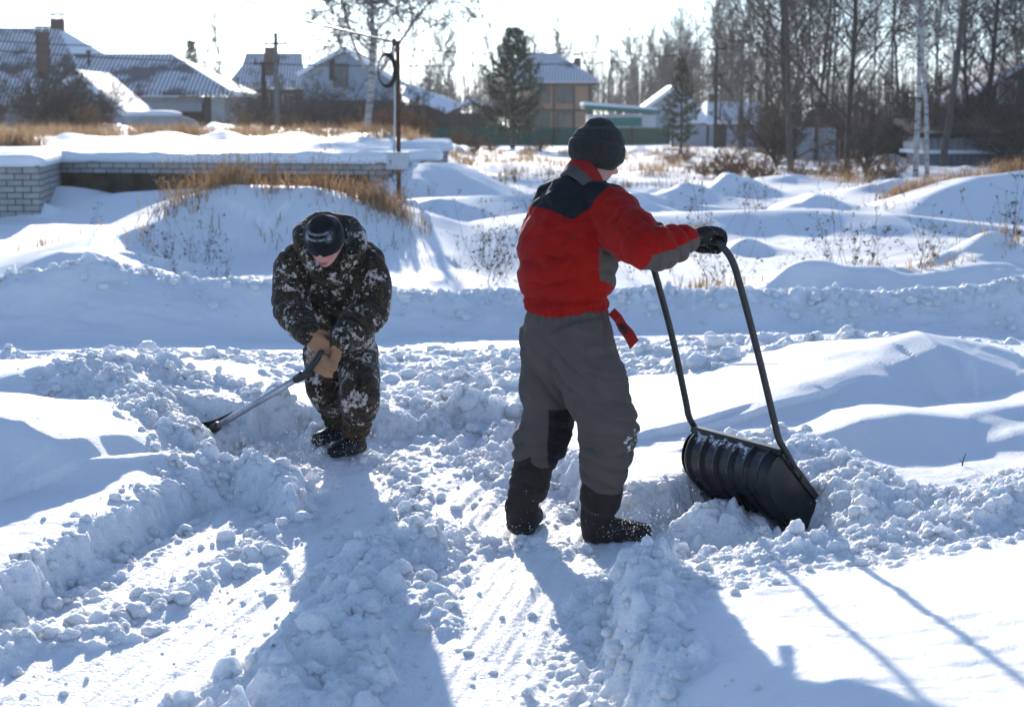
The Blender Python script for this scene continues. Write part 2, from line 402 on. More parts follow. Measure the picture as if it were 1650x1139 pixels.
def ground(X, Y, mask=None):
    X = np.asarray(X, float); Y = np.asarray(Y, float)
    h = np.interp(Y, YB, ZB)
    far = sstep(16, 22, Y)
    h = h + far * (.07 * fbm(X / 3.5, Y / 4.5, 4, 3) + .05 * fbm(X / .9, Y / 1.1, 3, 4) * sstep(60, 18, Y))
    lift = sstep(-.02, -.075, X / np.maximum(Y, 1)) * sstep(38, 62, Y)
    h = h + lift * (1.02 + .05 * fbm(X / 5, Y / 7, 3, 8))
    near = Y < 13.0
    h = h + np.where(near, .022 * fbm(X / .9, Y / 1.2, 3, 5) + .008 * fbm(X / .14 + Y / .5, Y / .09, 3, 6) + .011 * np.abs(fbm(X / .8 + Y / .9, Y / .30, 3, 7)), 0)
    h = h + .27 * sstep(6.3, 3.0, Y) * sstep(.15, .9, X) + .16 * sstep(6.8, 5.0, Y) * sstep(1.0, 2.2, X)
    # platform behind the brick wall
    m = (Y > 26) & (Y < 66)
    if m.any():
        d = sdist(X[m], Y[m], PLAT); t = sstep(.08, .22, d)
        zp = PLAT_Z + .02 * fbm(X[m] / 2.5, Y[m] / 3, 3, 9) + .12 * sstep(45, 60, Y[m])
        h[m] = np.where(t > 0, np.maximum(h[m], h[m] * (1 - t) + zp * t), h[m])
    for pts, sf, sb, r, k, wob in DUNES:
        h = dune(h, X, Y, pts, sf, sb, r, k, wob, int(abs(pts[0][0] * 10)))
    for bx, by, r, hh in BUMPS:
        m = (np.abs(X - bx) < r * 2.5) & (np.abs(Y - by) < r * 2.5)
        if m.any():
            dx = (X[m] - bx) / r; dy = (Y[m] - by) / r; dy = np.where(dy < 0, dy * 1.25, dy * .6)
            h[m] += hh * np.exp(-(dx * dx + dy * dy) * 1.3) * (1 + .4 * fbm(X[m] * 2, Y[m] * 2, 2, 2))
    # crumbled top of the ploughed bank and its rough face
    m = (Y > 13.2) & (Y < 16.2)
    if m.any():
        x = X[m]; y = Y[m]; w = sstep(13.9, 14.4, y) * sstep(16.0, 15.4, y)
        cw = np.exp(-((y - 15.15) / .16) ** 2) + .05
        h[m] += w * (cw * (.8 * lumps(x, y, .16, 40, .2, .6, .6) + .9 * lumps(x, y, .075, 41) + .7 * lumps(x, y, .035, 46)) + .09 * fbm(x * 1.5, y * 2.2, 4, 42) - .03)
        rr = sstep(13.2, 13.5, y) * sstep(14.7, 14.4, y)            # tyre tracks along the road
        h[m] += rr * (.012 * fbm(x * .35, y * 9, 3, 44) + .004 * fbm(x * 8, y * 16, 2, 45))
    m = (Y < 13.9) & (Y > 2.5)
    if not m.any(): return h
    x = X[m]; y = Y[m]; z = h[m]
    # ---- churned strip beside the road
    dch = sdist(x, y, CHURN) + .12 * fbm(x * 3, y * 3, 3, 50)
    wc = sstep(-.12, .12, dch)
    prox = sstep(12.9, 10.5, y)
    rough = .75 * lumps(x, y, .30, 51, .1, .5, .4) * (.2 + .8 * prox) + .9 * lumps(x, y, .15, 52, .15, .62, .5) * (.25 + .75 * prox) + .6 * lumps(x, y, .07, 53, .2, .65, .6) + .5 * lumps(x, y, .035, 54, .2, .7, .7) + .03 * fbm(x * 9, y * 9, 4, 56) - .03
    z = z + wc * (rough * .8 + .05 * fbm(x * 1.7, y * 1.7, 3, 55))
    # ---- the cut
    d0 = sdist(x, y, CUT)
    d = d0 + .05 * fbm(x * 6, y * 6, 3, 60) + .03 * fbm(x * 22, y * 22, 2, 61)
    t = sstep(-.03, .075, d)
    la = x * LANE[0] + y * LANE[1]; lb = -x * LANE[1] + y * LANE[0]
    floor = .014 * fbm(la * 1.0, lb * 18, 4, 62) + .007 * fbm(la * .9, lb * 45, 2, 77) + .02 * fbm(la * 1.6, lb * 3.5, 3, 63)
    cr = sstep(.55, .68, vnoise(x * 2.1 + 3, y * 2.1, 64) * .6 + vnoise(x * 5, y * 5, 65) * .4)
    floor = floor + (.06 + .7 * cr) * (.55 * lumps(x, y, .09, 66, .1, .5, .35) + .5 * lumps(x, y, .045, 67, .15, .55, .45)) + .12 * lumps(x, y, .022, 68, .2, .55, .5) + .005 * fbm(la * 9, lb * 22, 3, 69)
    back = sstep(7.6, 9.0, y)                                        # trampled area behind the two people
    floor = floor + back * (.05 + .75 * rough)
    z = z * (1 - t) + floor * t
    edge = np.exp(-((d0 - .02) / .10) ** 2)
    z = z + edge * (.32 * lumps(x, y, .13, 70, .2, .6, .5) + .5 * lumps(x, y, .055, 71, .25, .7, .7) + .35 * lumps(x, y, .025, 72, .2, .7, .7) + .03 * fbm(x * 9, y * 9, 4, 76) - .02)
    fan = np.exp(-((d0 - .16) / .10) ** 2) * sstep(.35, .6, vnoise(x * 3, y * 3, 73))
    z = z + fan * (.6 * lumps(x, y, .085, 74, .15, .6, .8) + .5 * lumps(x, y, .04, 75))
    # ---- debris thrown on the uncut snow
    wdb = np.zeros_like(z)
    for poly, sd, a in ((DEB, 80, 1.0), (DEBL, 84, 1.1)):
        w = sstep(-.12, .1, sdist(x, y, poly) + .12 * fbm(x * 4, y * 4, 3, sd)) * (1 - t)
        if mask is not None: wdb = np.maximum(w, wdb)
        z = z + a * w * (.03 * fbm(x * 3, y * 3, 3, sd + 1) + .5 * lumps(x, y, .10, sd + 2, .1, .55, .55) + .65 * lumps(x, y, .05, sd + 3, .15, .6, .7) + .5 * lumps(x, y, .025, sd + 4))
    if mask is not None: z_before = z.copy(); mk = np.clip(wc * .9 + t * .55 + edge + fan * .8, 0, 1)
    for pts, wd, al, cell, sd, sh in HEAPS:
        z = heap(z, x, y, pts, wd, al, cell, 100 + sd * 10, sh)
    if mask is not None: mask[np.nonzero(m)[0]] = np.clip(mk + .8 * wdb + sstep(.004, .03, z - z_before), 0, 1)
    h[m] = z
    return h
def gz(x, y):
    return float(ground(np.array([x]), np.array([y]))[0])

def build_terrain():
    y0 = -4.0
    def seq(a, b, ratio):
        n = int(math.log(b / a) / ratio); return list(np.exp(np.linspace(math.log(a), math.log(b), n, endpoint=False)))
    rows = np.array(seq(1.0, 7.9, .012) + seq(7.9, 21.2, DENS) + seq(21.2, 50, .0022) + seq(50, 720, .010) + [720])
    inner = np.arange(-.345, .345, DENS * 1.05)
    outer = np.concatenate([np.linspace(.345, .6, 60), np.linspace(.63, 2.2, 30)])
    cols = np.concatenate([-outer[::-1], inner, outer])
    A, S = np.meshgrid(cols, rows)
    X = (A * S).ravel(); Y = (S + y0).ravel()
    rough = np.zeros_like(X); Z = ground(X, Y, rough); rough = np.maximum(rough, .5 * np.exp(-((Y - 15.1) / .35) ** 2))
    nr, nc = len(rows), len(cols)
    idx = np.arange(nr * nc).reshape(nr, nc)
    F = np.stack([idx[:-1, :-1], idx[:-1, 1:], idx[1:, 1:], idx[1:, :-1]], -1).reshape(-1, 4)
    me = mesh_from('snow_ground', np.stack([X, Y, Z], -1), F, M['snow']); attr(me, 'rough', rough)
    o = link('snow_ground', me); tag(o, 'snow covered ground with a shovelled driveway, ploughed road and open field', 'ground', kind='structure')
    return o

_ico = {}
def ico(sub):
    if sub not in _ico:
        bm = bmesh.new(); bmesh.ops.create_icosphere(bm, subdivisions=sub, radius=1.0)
        bm.verts.ensure_lookup_table()
        _ico[sub] = (np.array([v.co[:] for v in bm.verts]), np.array([[v.index for v in f.verts] for f in bm.faces])); bm.free()
    return _ico[sub]
def scatter_balls(name, pos, rad, sub, mat, squash=.8, lump=.25, seed=1):
    V0, F0 = ico(sub); g = np.random.default_rng(seed); n = len(pos); nv = len(V0)
    variants = []
    for k in range(12):
        d = 1 + 1.5 * lump * vnoise3(V0 * 1.6 + k * 7.7, k) + lump * vnoise3(V0 * 3.6 + k * 3.1, k + 20) + .6 * lump * vnoise3(V0 * 7 + k * 1.1, k + 40)
        variants.append(V0 * d[:, None])
        if k % 2: variants[-1] = variants[-1] / np.max(np.abs(variants[-1]), axis=1)[:, None] ** .55 * .85
    variants = np.array(variants)
    q = g.normal(size=(n, 4)); q /= np.linalg.norm(q, axis=1)[:, None]
    w, x, y, z = q.T
    Rm = np.stack([np.stack([1 - 2 * (y * y + z * z), 2 * (x * y - z * w), 2 * (x * z + y * w)], -1), np.stack([2 * (x * y + z * w), 1 - 2 * (x * x + z * z), 2 * (y * z - x * w)], -1), np.stack([2 * (x * z - y * w), 2 * (y * z + x * w), 1 - 2 * (x * x + y * y)], -1)], 1)
    V = variants[g.integers(0, 12, n)] * (g.uniform(.75, 1.2, (n, 1, 3)))
    V = np.einsum('nij,nkj->nki', Rm, V); V[:, :, 2] *= squash
    V = V * np.asarray(rad)[:, None, None] + np.asarray(pos)[:, None, :]
    F = (F0[None] + (np.arange(n) * nv)[:, None, None]).reshape(-1, 3)
    return link(name, mesh_from(name, V.reshape(-1, 3), F, mat))
def build_clods():
    g = np.random.default_rng(21); pts = []; rad = []
    def in_poly(poly, n, r0, r1, pw, off=0.0):
        lo = poly.min(0); hi = poly.max(0); lo = np.maximum(lo, [-4.2, 3.8]); hi = np.minimum(hi, [4.6, 14])
        q = lo + (hi - lo) * g.random((n, 2)); d = sdist(q[:, 0], q[:, 1], poly) > off; q = q[d]
        r = r0 + (r1 - r0) * g.random(len(q)) ** pw; pts.append(q); rad.append(r)
    in_poly(CHURN, 1500, .010, .07, 3.4)
    in_poly(CUT, 1500, .003, .022, 4.5)
    in_poly(DEB, 1100, .004, .028, 3.5); in_poly(DEBL, 700, .005, .032, 3.5)
    for i in range(len(CUT) - 1):                      # crumbs along the cut edge
        a, b = CUT[i], CUT[i + 1]; L = np.linalg.norm(b - a)
        if L > 4: continue
        n = int(L * 55); t = g.random((n, 1)); q = a + (b - a) * t + g.normal(0, .09, (n, 2)); pts.append(q); rad.append(.005 + .03 * g.random(n) ** 3.5)
    for p, wd, al, cell, sd, sh in HEAPS:
        for i in range(len(p) - 1):
            a = np.array(p[i][:2]); b = np.array(p[i + 1][:2]); L = np.linalg.norm(b - a); n = int(L * 45)
            q = a + (b - a) * g.random((n, 1)) + g.normal(0, wd * .55, (n, 2)); pts.append(q); rad.append(.005 + .036 * g.random(n) ** 3.2)
    x = g.uniform(-5.5, 5.8, 700); y = g.normal(15.02, .16, 700); pts.append(np.stack([x, y], -1)); rad.append(.008 + .05 * g.random(700) ** 3.5)
    q = np.vstack(pts); r = np.concatenate(rad)
    z = ground(q[:, 0], q[:, 1]) + r * .12
    pos = np.column_stack([q, z])
    big = r > .018
    o = scatter_balls('snow_clods', pos[big], r[big], 3, M['snow_rough'], .85, .32, 3)
    tag(o, 'loose lumps of broken snow scattered over the cleared driveway', 'snow', kind='stuff')
    o = scatter_balls('snow_crumbs', pos[~big], r[~big], 1, M['snow_rough'], .9, .3, 4)
    tag(o, 'fine crumbs of broken snow on the cleared driveway', 'snow', kind='stuff')
# ================================================================== PEOPLE AND TOOLS
def A3(*a): return np.array(a, float)
def unit(v): v = np.asarray(v, float); return v / (np.linalg.norm(v) + 1e-12)
class Blob:
    """closed overlapping solids that get fused into one continuous skin"""
    def __init__(s): s.V = []; s.F = []; s.n = 0
    def add(s, V, F):
        s.V.append(np.asarray(V, float)); s.F += [tuple(int(i) + s.n for i in f) for f in F]; s.n += len(V)
    def limb(s, pts, rad, ref=None, rad2=None, sides=20, sub=4):
        """smooth limb through joints with per-joint radii (ends rounded)"""
        pts = [A3(*p) for p in pts]; n = len(pts); rad = [rad] * n if np.isscalar(rad) else list(rad)
        r2 = list(rad) if rad2 is None else list(rad2)
        P_, A_, B_ = [], [], []
        for i in range(n - 1):
            p0 = pts[max(i - 1, 0)]; p1 = pts[i]; p2 = pts[i + 1]; p3 = pts[min(i + 2, n - 1)]
            for k in range(sub):
                t = k / sub; t2 = t * t; t3 = t2 * t
                q = .5 * ((2 * p1) + (-p0 + p2) * t + (2 * p0 - 5 * p1 + 4 * p2 - p3) * t2 + (-p0 + 3 * p1 - 3 * p2 + p3) * t3)
                P_.append(q); w = t2 * (3 - 2 * t); A_.append(rad[i] + (rad[i + 1] - rad[i]) * w); B_.append(r2[i] + (r2[i + 1] - r2[i]) * w)
        P_.append(pts[-1]); A_.append(rad[-1]); B_.append(r2[-1])
        d0 = unit(P_[0] - P_[1]); d1 = unit(P_[-1] - P_[-2])
        pre = [(P_[0] + d0 * .55 * min(A_[0], B_[0]) * math.sin(a), math.cos(a)) for a in (1.35, .8)]
        post = [(P_[-1] + d1 * .55 * min(A_[-1], B_[-1]) * math.sin(a), math.cos(a)) for a in (.8, 1.35)]
        PP = [p for p, _ in pre] + P_ + [p for p, _ in post]
        AA = [A_[0] * c for _, c in pre] + A_ + [A_[-1] * c for _, c in post]; BB = [B_[0] * c for _, c in pre] + B_ + [B_[-1] * c for _, c in post]
        V, F = tube(PP, AA, sides, True, ref, BB); s.add(V, F); return s
    def ball(s, c, r, M_=None, sub=3):
        V, F = ico(sub); V = V * np.asarray(r, float)
        if M_ is not None: V = V @ np.asarray(M_).T
        s.add(V + np.asarray(c), F); return s
    def mesh(s, name, voxel, smooth=2, mat=None):
        me = bpy.data.meshes.new(name + '_raw'); me.from_pydata(np.vstack(s.V).tolist(), [], s.F); me.update()
        o = bpy.data.objects.new(name + '_raw', me); COL.objects.link(o)
        m = o.modifiers.new('r', 'REMESH'); m.mode = 'VOXEL'; m.voxel_size = voxel
        if smooth:
            k = o.modifiers.new('s', 'SMOOTH'); k.iterations = smooth; k.factor = .5
        dg = bpy.context.evaluated_depsgraph_get(); dg.update()
        out = bpy.data.meshes.new_from_object(o.evaluated_get(dg)); out.name = name
        bpy.data.objects.remove(o); bpy.data.meshes.remove(me)
        out.polygons.foreach_set('use_smooth', np.ones(len(out.polygons), bool))
        out.materials.clear()
        if mat: out.materials.append(mat)
        return out
def folds(V, N, amp, specs, base=.0025, bs=14, seed=1):
    """cloth: random soft dents plus stacked folds; specs = (centre, axis, spacing, amp, reach, tilt vector)"""
    def crease(sc, sd):
        n = vnoise3(V * sc + .35 * vnoise3(V * sc * .6, sd + 2)[:, None], sd); return np.clip(1 - np.abs(n) * 2.6, 0, 1) ** 2
    d = base * 1.5 * vnoise3(V * bs, seed) - base * 1.9 * crease(bs * .8, seed + 3) + base * .9 * crease(bs * 1.5, seed + 7) + base * .5 * vnoise3(V * bs * 3, seed + 4)
    for c, ax, sp, a, reach, tl in specs:
        q = V - A3(*c); ax = unit(ax); t = q @ ax
        rr = np.linalg.norm(q, axis=1)
        ph = t / sp + .85 * vnoise3(V * 5 + 3, seed + 11) + .30 * vnoise3(V * 14, seed + 12) + (q @ A3(*tl)) / sp
        w = np.exp(-(rr / reach) ** 2) * np.clip(.65 + .9 * vnoise3(V * 7 + 9, seed + 15), .1, 1.3); f = np.abs(np.sin(ph * math.pi))
        d = d + a * w * (1.05 - 2.1 * (1 - f) ** 1.7)
    return V + N * (d * amp)[:, None]

# ------------------------------------------------------------------ cloth and skin materials
def cloth(name, c, var=.15, rough=.85, weave=900, bump=.15, dust=0.0):
    t = NT(name); v = t.coord()
    f = t.noise(v, 9, 4); col = t.mix(f, tuple(x * (1 - var) for x in c), tuple(x * (1 + var) for x in c))
    if dust:
        k = t.ramp(t.noise(v, 60, 6, .75), [(.66 - dust * .2, 0.0), (.70 - dust * .2, 1.0)]); col = t.mix(k, col, (.75, .76, .78))
    t.bump(t.noise(v, weave, 2), bump, .002)
    t.b.inputs['Sheen Weight'].default_value = .06; t.b.inputs['Sheen Roughness'].default_value = .5
    return t.done(col, rough, .2)
def skin_mat(name, c, red):
    t = NT(name); v = t.coord(); f = t.noise(v, 30, 3)
    col = t.mix(f, c, tuple(x * .93 for x in c))
    col = t.mix(t.math('MULTIPLY', t.attr('blush'), .8), col, red); col = t.mix(t.attr('lips'), col, (.38, .10, .09)); col = t.mix(t.attr('brow'), col, (.10, .06, .04))
    t.b.inputs['Subsurface Weight'].default_value = .25; t.b.inputs['Subsurface Radius'].default_value = (.012, .005, .003); t.b.inputs['Subsurface Scale'].default_value = 1.0
    return t.done(col, .5, .35)
def build_people_materials():
    t = NT('jacket_cloth'); v = t.coord()
    f = t.noise(v, 7, 4)
    red = t.mix(f, (.27, .005, .003), (.40, .010, .006)); blk = t.mix(f, (.010, .011, .014), (.02, .021, .025)); gry = t.mix(f, (.088, .072, .062), (.130, .110, .097))
    def step(a, w=.0015): return t.ramp(t.math('ADD', t.math('MULTIPLY', t.attr(a), .5 / w * .02), .5), [(.48, 0.0), (.52, 1.0)])
    col = t.mix(step('grey'), red, gry); col = t.mix(step('yoke'), col, blk)
    t.bump(t.noise(v, 700, 2), .2, .002); t.b.inputs['Sheen Weight'].default_value = .05
    M['jacket'] = t.done(col, .85, .12)
    t = NT('collar_cloth'); v = t.coord(); f = t.noise(v, 12, 4)
    col = t.mix(t.ramp(t.attr('redtop'), [(.48, 0.0), (.52, 1.0)]), t.mix(f, (.065, .058, .056), (.10, .092, .088)), t.mix(f, (.24, .012, .010), (.34, .02, .015)))
    t.bump(t.noise(v, 500, 2), .2, .002); M['collar'] = t.done(col, .8, .25)
    t = NT('trouser_cloth'); v = t.coord(); f = t.noise(v, 8, 4)
    col = t.mix(f, (.078, .062, .054), (.122, .100, .088))
    col = t.mix(t.ramp(t.math('ADD', t.math('MULTIPLY', t.attr('pad'), 8), .5), [(.47, 0.0), (.53, 1.0)]), col, (.016, .016, .018))
    k = t.ramp(t.math('MULTIPLY', t.noise(v, 42, 6, .7), t.attr('frost')), [(.53, 0.0), (.58, 1.0)]); col = t.mix(k, col, (.72, .73, .76))
    t.bump(t.noise(v, 600, 2), .2, .002); t.b.inputs['Sheen Weight'].default_value = .05
    M['trousers'] = t.done(col, .85, .12)
    M['hat'] = None
    t = NT('knit_grey'); v = t.coord(); w = t.n('ShaderNodeTexWave', wave_type='BANDS', bands_direction='Z'); w.inputs['Scale'].default_value = 55; w.inputs['Distortion'].default_value = 1.5; w.inputs['Detail Scale'].default_value = 3
    t.l(v, w.inputs[0]); col = t.mix(t.noise(v, 90, 4), (.020, .019, .018), (.046, .043, .041)); t.bump(t.math('ADD', w.outputs['Fac'], t.noise(v, 400, 2)), .35, .002); t.b.inputs['Sheen Weight'].default_value = .15
    M['hat'] = t.done(col, .95, .1)
    t = NT('knit_black'); v = t.coord(); col = t.mix(t.noise(v, 90, 4), (.006, .006, .008), (.016, .016, .02))
    fr = t.math('MULTIPLY', t.attr('frost'), t.ramp(t.noise(v, 130, 4, .7), [(.40, 0.0), (.52, 1.0)])); col = t.mix(fr, col, (.55, .58, .64))
    t.bump(t.noise(v, 450, 2), .3, .002); t.b.inputs['Sheen Weight'].default_value = .1; M['hat_black'] = t.done(col, .95, .1)
    t = NT('snow_camouflage'); v = t.coord()
    b = t.ramp(t.noise(v, 13, 5, .6, .6), [(.38, (.016, .012, .008)), (.46, (.050, .036, .018)), (.53, (.020, .015, .010)), (.60, (.070, .044, .024)), (.68, (.030, .034, .016))], 'CONSTANT')
    vo = t.n('ShaderNodeTexVoronoi', feature='F1', distance='CHEBYCHEV'); vo.inputs['Scale'].default_value = 46
    jt = t.n('ShaderNodeMix', data_type='VECTOR'); nz = t.n('ShaderNodeTexNoise'); nz.inputs['Scale'].default_value = 22; t.l(v, nz.inputs['Vector'])
    va = t.n('ShaderNodeVectorMath', operation='MULTIPLY_ADD'); t.l(nz.outputs['Color'], va.inputs[0]); va.inputs[1].default_value = (.06, .06, .03); t.l(v, va.inputs[2]); t.l(va.outputs[0], vo.inputs['Vector'])
    big = t.noise(v, 10, 4, .6); fine = t.noise(v, 52, 4, .65)
    k = t.math('ADD', t.math('MULTIPLY', big, .75), t.math('MULTIPLY', fine, .55)); k = t.math('SUBTRACT', k, t.math('MULTIPLY', vo.outputs['Distance'], .18))
    m = t.ramp(k, [(.632, 0.0), (.647, 1.0)]); m2 = t.ramp(k, [(.66, 0.0), (.71, 1.0)])
    wh = t.mix(m2, (.33, .28, .25), (.54, .49, .46)); col = t.mix(m, b, wh)
    t.bump(t.noise(v, 60, 4), .3, .006); t.b.inputs['Sheen Weight'].default_value = .15
    M['camo'] = t.done(col, .85, .2)
    t = NT('gaiter_cloth'); v = t.coord(); b = t.ramp(t.noise(v, 22, 3, .5, .5), [(.36, (.02, .035, .02)), (.46, (.10, .045, .022)), (.56, (.02, .02, .016)), (.64, (.035, .05, .025))], 'CONSTANT'); M['gaiter'] = t.done(b, .8, .2)
    M['leather'] = cloth('tan_leather', (.36, .19, .10), .22, .6, 160, .25)
    M['glove'] = cloth('black_glove', (.012, .012, .013), .3, .7, 300, .3, .25)
    M['boot'] = cloth('felt_boot', (.030, .024, .021), .35, .9, 300, .5, .05)
    M['rubber'] = cloth('boot_rubber', (.012, .012, .014), .3, .45, 200, .2, .04)
    M['skin_man'] = skin_mat('skin_of_man', (.55, .30, .23), (.62, .18, .14))
    M['skin_boy'] = skin_mat('skin_of_boy', (.62, .37, .30), (.68, .20, .17))
    M['strap'] = cloth('red_strap', (.25, .012, .010), .15)
    M['buckle'] = cloth('buckle_black', (.012, .012, .012), .1, .4)
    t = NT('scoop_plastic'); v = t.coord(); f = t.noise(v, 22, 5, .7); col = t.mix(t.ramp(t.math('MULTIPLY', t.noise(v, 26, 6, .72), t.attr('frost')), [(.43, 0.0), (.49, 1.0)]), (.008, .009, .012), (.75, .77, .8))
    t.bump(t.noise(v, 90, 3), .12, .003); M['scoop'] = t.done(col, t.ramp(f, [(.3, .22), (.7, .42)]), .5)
    M['tube'] = nmat('black_painted_tube', (.010, .011, .012), (.022, .023, .025), 40, .38, .1, 200, spec=.5)
    M['alu'] = nmat('grey_aluminium', (.30, .33, .37), (.42, .45, .50), 30, .35, .05, 200, (1, 1, .1), .5, .7)
    M['blackplastic'] = nmat('black_plastic', (.012, .012, .013), (.02, .02, .022), 30, .4, .1, 200, spec=.5)

# ------------------------------------------------------------------ head shape in its own frame: x right, y forward, z up, centre of skull
def head_solid(s=1.0):
    n, m_ = 64, 44; V = []; F = []
    for j in range(m_ + 1):
        th = math.pi * j / m_
        for i in range(n):
            ph = 2 * math.pi * i / n; V.append((math.sin(th) * math.sin(ph), math.sin(th) * math.cos(ph), math.cos(th)))
    V = np.array(V)
    for j in range(m_):
        for i in range(n): F.append((j * n + i, (j + 1) * n + i, (j + 1) * n + (i + 1) % n, j * n + (i + 1) % n))
    x, y, z = V.T; p = np.empty_like(V)
    jaw = np.clip(-z, 0, 1)
    p[:, 0] = x * (.076 - .022 * jaw ** 1.5); p[:, 1] = y * np.where(y > 0, .094, .102) * (1 - .10 * jaw * (y < 0)) ; p[:, 2] = z * np.where(z > 0, .112, .118)
    p[:, 1] += .012 * jaw * (y > 0) * y
    fr = np.clip(y, 0, 1)
    def g(cx, cz, sx, sz): return np.exp(-((p[:, 0] - cx) / sx) ** 2 - ((p[:, 2] - cz) / sz) ** 2) * (fr > .05)
    p[:, 1] += .024 * g(0, -.030, .013, .016) + .014 * g(0, -.012, .010, .026) + .010 * (g(.011, -.038, .008, .009) + g(-.011, -.038, .008, .009))
    p[:, 1] -= .012 * (g(.031, .004, .017, .011) + g(-.031, .004, .017, .011))
    p[:, 1] += .006 * (g(.030, .003, .011, .007) + g(-.030, .003, .011, .007))          # closed, lowered lids
    p[:, 1] += .007 * g(0, .026, .048, .011) + .007 * (g(.036, -.030, .020, .020) + g(-.036, -.030, .020, .020))
    p[:, 1] += .009 * g(0, -.062, .020, .006) + .010 * g(0, -.075, .018, .006) - .006 * g(0, -.0685, .020, .003) + .011 * g(0, -.098, .020, .015)
    for sx in (-1, 1):                                                                       # ears
        e = np.exp(-((p[:, 1] + .012) / .017) ** 2 - ((p[:, 2] + .008) / .028) ** 2) * (x * sx > .6); p[:, 0] += sx * .016 * e
    return p * s, F
def head_masks(q):
    """lips, brows, blush for points in the head frame"""
    fr = q[:, 1] > .05
    lips = fr * np.clip(1.4 * np.exp(-(q[:, 0] / .021) ** 4 - ((q[:, 2] + .0685) / .0105) ** 4), 0, 1)
    brow = fr * sum(np.exp(-((q[:, 0] - s * .031) / .019) ** 4 - ((q[:, 2] - .026 + .12 * np.abs(np.abs(q[:, 0]) - .03)) / .0045) ** 2) for s in (-1, 1)) * .8
    brow = brow + fr * .7 * sum(np.exp(-((q[:, 0] - s * .031) / .014) ** 4 - ((q[:, 2] + .003) / .0022) ** 2) for s in (-1, 1))
    bl = fr * (sum(np.exp(-((q[:, 0] - s * .04) / .025) ** 2 - ((q[:, 2] + .034) / .025) ** 2) for s in (-1, 1)) + .8 * np.exp(-(q[:, 0] / .012) ** 2 - ((q[:, 2] + .033) / .012) ** 2))
    return np.clip(lips, 0, 1), np.clip(brow, 0, 1), np.clip(bl, 0, 1)
def frame(fwd, up):
    f = unit(fwd); r = unit(np.cross(f, up)); u = np.cross(r, f); return np.column_stack([r, f, u])

def hand_solid(B, wrist, grip, axis, back, side, s=1.0, thick=.0115):
    """a fist closed round a bar: grip = point on the bar axis, axis = bar direction, back = direction the back of the hand faces; side = +1 if the thumb is towards +axis"""
    a = unit(axis); wrist = A3(*wrist); grip = A3(*grip)
    f = unit(grip - wrist - a * np.dot(grip - wrist, a)); n = A3(*back); n = unit(n - a * np.dot(n, a) - f * np.dot(n, f))
    pk = grip - f * .012 * s + n * .034 * s           # knuckle line
    pw = grip - f * .080 * s + n * .008 * s
    for i, (o, L) in enumerate(((.031, 1.0), (.0105, 1.07), (-.0105, 1.0), (-.031, .84))):
        o = o * side * s
        k0 = pw + a * o * .62; k1 = pk + a * o; 
        k2 = grip + f * .026 * L * s + n * .027 * s + a * o * 1.02; k3 = grip + f * .034 * L * s - n * .006 * s + a * o; k4 = grip + f * .010 * s - n * .029 * s + a * o * .95
        B.limb([k0, (k0 + k1) / 2 + n * .004 * s, k1], [.017 * s, .0185 * s, .0135 * s], sides=12, sub=3)
        B.limb([k1, k2, k3, k4], [.0135 * s, thick * s, thick * .95 * s, thick * .85 * s], sides=12, sub=3)
    t0 = pw + a * side * .030 * s - n * .004 * s; t1 = grip - f * .038 * s - n * .014 * s + a * side * .046 * s; t2 = grip - f * .004 * s - n * .028 * s + a * side * .040 * s; t3 = grip + f * .022 * s - n * .027 * s + a * side * .022 * s
    B.limb([t0, t1, t2, t3], [.017 * s, .0150 * s, .0130 * s, .0105 * s], sides=12, sub=3)
    B.ball(grip - f * .030 * s + n * .010 * s, A3(.034, .034, .030) * s, np.column_stack([a, f, n]))
    B.limb([wrist, wrist * .45 + pw * .55, pw, (pw + pk) / 2], [.027 * s, .028 * s, .034 * s, .034 * s], ref=a, rad2=[.023 * s, .021 * s, .020 * s, .018 * s])

